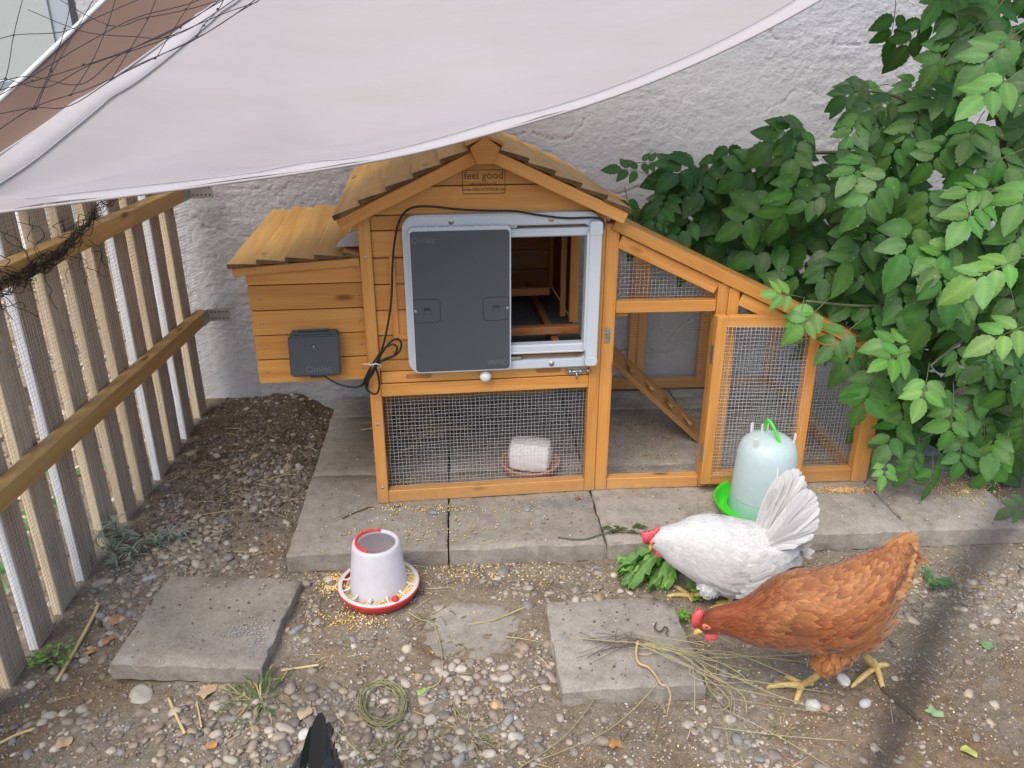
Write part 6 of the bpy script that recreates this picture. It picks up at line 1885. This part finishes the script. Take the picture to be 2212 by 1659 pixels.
cr = tube('dropping_curl', catmull([at_z(a, b, .0) for a, b in ((1418, 1345), (1414, 1354), (1420, 1363), (1430, 1362), (1436, 1354), (1443, 1360), (1438, 1368))], 5), [.0022] * 31, M_TWIG)
tag(cr, 'dark curled dropping on the pale right slab', 'dropping')
# coil of dead stems and long stalk on the gravel
cb = ground_pt(830, 1545)
coil = thing('stem_coil', 'coil of limp greenish dead stems lying on the gravel', 'dry grass', cb)
its = []
for k in range(13):
    P_ = []; r0 = rp_.uniform(38, 58); a0 = rp_.uniform(0, 6.28)
    for i in range(11):
        a = a0 + i * .48; p = ground_pt(826 + r0 * .95 * math.cos(a), 1530 + r0 * .9 * math.sin(a)); P_.append(p - cb + Vector((0, 0, .008 + rp_.uniform(0, .014))))
    its.append((catmull(P_, 3), rp_.uniform(.0009, .0016)))
tubes('stem_bundle', its, plain('limp_stem', (.27, .26, .12), .7, 0, 60, .1, .3), coil, 5)
def stalk(label, pts, r, mat, dz=.006, z=None, name='dry_stalk'):
    P_ = [(ground_pt(a, b, dz) if z is None else at_z(a, b, z)) for a, b in pts]
    o = tube(name, catmull(P_, 5), r, mat, None, 6)
    return tag(o, label, 'stalk')
stalk('long bent dry stalk winding across the gravel below the feeder', [(880, 1325), (905, 1340), (935, 1352), (950, 1390), (955, 1430), (955, 1465), (940, 1485), (900, 1497)], .0021, M_HAY)
stalk('straw-coloured fibrous stalk lying left of the pale right slab', [(1010, 1352), (1060, 1345), (1100, 1330), (1150, 1308)], .0030, M_HAY)
stalk('pale straw piece on gravel at the right side of the left slab', [(608, 1452), (650, 1446), (690, 1440)], .0036, M_STRAW)
stalk('split pale straw piece on red dirt near the lower left', [(365, 1512), (382, 1550), (400, 1588)], .0040, M_STRAW)
stalk('thin yellow straw standing apart on red dirt, lower left', [(425, 1517), (431, 1545), (436, 1575)], .0022, M_STRAW)
stalk('long dry reed leaning from the fence foot over gravel', [(125, 1480), (165, 1410), (200, 1345), (215, 1312)], .0050, M_STRAW, .012)
stalk('dry reed in the bottom left corner', [(-10, 1615), (40, 1590), (78, 1578)], .0042, M_STRAW)
stalk('grey twig lying on dirt right of the brown hen', [(1905, 1490), (1950, 1530), (1985, 1560)], .0065, M_TWIG)
stalk('dark twig lying on the slab to the left of the coop corner', [(740, 1120), (765, 1108), (800, 1095)], .0024, M_TWIG, 0, .003)
stalk('wilted green stem across the paving in front of the white hen', [(1205, 1160), (1260, 1165), (1310, 1150), (1345, 1148), (1390, 1152)], .0026, plain('wilted_green', (.10, .13, .05), .7), 0, .006)
wl = []
for k in range(9):
    p = at_z(1300 + k * 11, 1143 + rp_.uniform(-5, 8), .004); d = Vector((rp_.uniform(-1, 1), rp_.uniform(-.5, .5), .1)).normalized()
    wl.append(([p, p + d * .018 + Vector((0, 0, .006)), p + d * .036], .016, Vector((0, 0, 1)), (.075, .11, .035)))
o = blades('wilted_leaf', wl, M_HERB); tag(o, 'wilted dark green leaf on the paving edge before the white hen', 'leaf')

# straw inside the coop and general litter (uncountable)
its = []
def straws(n, f, rlo, rhi, Llo, Lhi):
    for k in range(n):
        p = f(); a = rp_.uniform(0, 6.28); L = rp_.uniform(Llo, Lhi); d = Vector((math.cos(a), math.sin(a), rp_.uniform(-.05, .1)))
        its.append(([p, p + d * L * .5 + Vector((0, 0, rp_.uniform(0, .006))), p + d * L], rp_.uniform(rlo, rhi)))
def at_world(x, y, s, z=None):
    X, Y = x + rp_.gauss(0, s), y + rp_.gauss(0, s); return Vector((X, Y, (gzs(X, Y) if z is None else z) + .004))
cs_ = at_z(890, 930, 0); straws(60, lambda: at_world(cs_.x + .03, cs_.y - .03, .055, .006), .0016, .0036, .05, .17)
cs_ = at_z(870, 1040, 0); straws(16, lambda: at_world(cs_.x, cs_.y, .03, .002), .0008, .0016, .03, .09)
cs_ = at_z(850, 850, .25)
straws(60, lambda: at_world(-1.0, 2.6, .22), .0007, .0014, .03, .13)
straws(50, lambda: at_world(-.45, 2.15, .15), .0006, .0012, .02, .07)
straws(90, lambda: Vector((lambda X, Y: (X, Y, gzs(X, Y) + .005))(rp_.uniform(-1.2, 1.4), rp_.uniform(1.15, 2.0))), .0006, .0013, .02, .10)
o = tubes('straw_litter', its, M_STRAW, None, 4); o['kind'] = 'stuff'
its = []
straws(170, lambda: at_world(-1.0, 2.75, .17), .0007, .0018, .02, .10)
straws(110, lambda: Vector((lambda X, Y: (X, Y, gzs(X, Y) + .004))(rp_.uniform(-1.2, 1.5), rp_.uniform(1.15, 2.0))), .0005, .0012, .02, .07)
o = tubes('twig_litter', its, M_TWIG, None, 4); o['kind'] = 'stuff'
# husk flakes pressed into the dirt
q = np.random.default_rng(77); n = 5200
X = q.uniform(-1.25, 1.7, n); Y = q.uniform(1.0, 2.12, n)
ok = ~in_slab(X, Y, .0) & (q.random(n) < .25 + .75 * sstep(-.05, .15, fbm(X, Y, 3.2, 3, 91)))
X, Y = X[ok], Y[ok]
scatter_stones('husk_flakes', X, Y, gz(X, Y) + .003, q.uniform(.0014, .0036, len(X)), 1, 78, (.15, .35), 1.0, M_GRAIN, np.array([(.42, .24, .12), (.5, .32, .18), (.36, .2, .1), (.55, .42, .26), (.3, .2, .13)]))
# dung crumbs and specks on the slabs
q = np.random.default_rng(79); n = 900
X = q.uniform(-.65, 1.65, n); Y = q.uniform(2.08, 3.1, n); ok = in_slab(X, Y, -.02)
scatter_stones('slab_crumbs', X[ok], Y[ok], np.zeros(ok.sum()) + .001, q.uniform(.0008, .0032, ok.sum()), 1, 80, (.4, .7), 1.0, M_GRAIN, np.array([(.1, .085, .07), (.55, .52, .48), (.62, .5, .3), (.16, .12, .09), (.7, .68, .64)]))
def sl_crumbs(cx, cy, w, d, a, top, seed):
    q = np.random.default_rng(seed); n = 110
    u, v_ = q.uniform(-w / 2, w / 2, n) * .95, q.uniform(-d / 2, d / 2, n) * .95
    X = cx + u * math.cos(a) - v_ * math.sin(a); Y = cy + u * math.sin(a) + v_ * math.cos(a)
    scatter_stones('slab_crumbs', X, Y, np.zeros(n) + top + .001, q.uniform(.001, .0042, n), 1, seed, (.4, .7), 1.0, M_GRAIN, np.array([(.1, .085, .07), (.3, .27, .23), (.5, .45, .4), (.16, .12, .09)]))
sl_crumbs(-.832, 1.795, .392, .375, rad(-1.5), -.012, 81); sl_crumbs(.289, 1.702, .362, .345, rad(4.5), -.010, 82)

# lime and mortar dust lying on the slabs
def dust(name, spots, seed, pal):
    q = np.random.default_rng(seed); X, Y, Z = [], [], []
    for (px, py, sx, sy, n, top) in spots:
        c = at_z(px, py, top); X.append(c.x + q.normal(0, sx, n)); Y.append(c.y + q.normal(0, sy, n)); Z.append(np.zeros(n) + top + .0012)
    X, Y, Z = np.concatenate(X), np.concatenate(Y), np.concatenate(Z)
    ok = in_slab(X, Y, -.014); X, Y, Z = X[ok], Y[ok], Z[ok]
    scatter_stones(name, X, Y, Z, q.uniform(.0006, .0020, len(X)), 1, seed, (.12, .25), 1.0, M_GRAIN, np.array(pal))
dust('lime_dust', [(535, 1358, .032, .020, 330, -.010), (555, 1382, .016, .026, 200, -.010), (490, 1372, .03, .010, 90, -.010)], 91, [(.50, .485, .46), (.57, .555, .53), (.42, .40, .375)])
dust('grey_dust', [(1200, 1088, .060, .018, 900, .0), (1255, 1078, .03, .012, 350, .0), (1000, 1098, .035, .015, 260, .0), (1230, 1035, .05, .008, 350, .0)], 92, [(.36, .36, .35), (.42, .42, .41), (.32, .315, .30)])
# fallen leaves, each its own
M_DRYLEAF = tinted('fallen_leaf', .75, .25, 60, .2)
def fallen(label, px, py, L, col, a, seed, z=None, lobes=0):
    p = ground_pt(px, py, .007) if z is None else at_z(px, py, z)
    r = random.Random(seed); n = 14; V = [(0, 0, .004)]
    for i in range(n):
        t = 2 * math.pi * i / n
        rr = L / 2 * (.62 + .38 * abs(math.cos(t / 2)) + r.uniform(-.10, .10)) * (1 + lobes * (.22 if i % 3 == 0 else -.10))
        V.append((rr * math.cos(t), rr * .78 * math.sin(t), .003 * math.sin(3 * t + seed) + .10 * L * (math.sin(t) ** 2) * r.uniform(.4, 1)))
    F = [(0, 1 + i, 1 + (i + 1) % n) for i in range(n)]
    o = mk_np('fallen_leaf', np.array(V), np.array(F), M_DRYLEAF, None, True, np.tile(np.array(col), (n + 1, 1)) * np.array([r.uniform(.85, 1.1) for _ in range(n + 1)])[:, None])
    o.location = p; o.rotation_euler = (r.gauss(0, .15), r.gauss(0, .15), a)
    return tag(o, label, 'leaf', 'fallen leaves')
ORG, TAN, GRL, YEL = (.50, .27, .10), (.50, .36, .22), (.27, .40, .20), (.50, .52, .14)
fallen('curled orange-brown leaf on gravel in front of the right slab', 1327, 1613, .050, ORG, .4, 1, None, 1)
fallen('rusty brown leaf near the fence corner by the dry reed', 250, 1345, .045, (.42, .24, .12), 1.2, 2)
fallen('brown leaf below the rusty one, beside grey pebbles', 235, 1387, .045, (.40, .23, .12), 2.0, 3)
fallen('small orange leaf by the reed at lower left', 195, 1412, .035, ORG, .3, 4)
fallen('tan heart-shaped leaf on dirt in the lower left corner', 140, 1610, .050, TAN, 1.9, 5)
fallen('tan ragged leaf between left slab and grass tuft', 445, 1500, .055, TAN, .9, 6, None, 1)
fallen('small orange leaf on gravel left of the black hen', 455, 1615, .035, ORG, .1, 7)
fallen('yellow-green leaf lying on the soil near the lavender', 422, 1175, .050, (.36, .38, .16), .8, 8)
fallen('pale green ragged leaf on bare dirt at lower right', 2015, 1543, .050, GRL, .2, 9, None, 1)
fallen('yellow and green leaf near the bottom right corner', 2095, 1630, .042, YEL, 2.4, 10)
fallen('dark green leaf on dirt right of the brown hen', 2030, 1268, .046, (.12, .27, .12), .5, 11, None, 1)
fallen('wilted green leaf on dirt at the right edge of the yard', 2132, 1400, .042, (.16, .26, .12), 2.2, 12)
fallen('fresh green leaf scrap on gravel near the coil of stems', 910, 1500, .030, (.30, .48, .12), .6, 13)
fallen('pale papery leaf just above the black hen tail', 658, 1548, .050, (.55, .43, .28), 1.1, 14)
fallen('tan leaf scrap on the paving by the coop post', 855, 1092, .032, TAN, .2, 15, .004)
fallen('small yellow leaf on the right-hand paving slab', 2085, 1062, .028, YEL, .7, 16, .004)
fallen('greenish leaf on paving beneath the bush', 1895, 1038, .034, (.42, .42, .18), 2.7, 17, .004)
fallen('tiny brown feather-like leaf before the wire panel', 1247, 1077, .026, (.30, .14, .08), .5, 18, .004)

# ================================================================== two strands of the same bird net hang right in front of the lens
def strand(label, pts, dist, r):
    P_ = catmull([Vector((0, 0, CAM_H)) + ray(a, b) * dist for a, b in pts], 6)
    o = tube('net_strand', P_, r, M_NET, None, 8)
    return tag(o, label, 'net strand')
strand('out-of-focus dark net strand close to the lens at lower right', [(2280, 1030), (2190, 1110), (2110, 1200), (2050, 1300), (1995, 1410), (1950, 1530), (1890, 1700)], .062, .00085)
strand('faint blurred net strand near the lens across the left slab', [(120, 1180), (190, 1225), (300, 1290), (400, 1360), (550, 1425), (645, 1492), (784, 1568), (925, 1605), (1010, 1640)], .052, .00030)

for o in bpy.data.objects:
    if o.parent is not None and o.name.split('.')[0] in STUFF: o['kind'] = 'stuff'
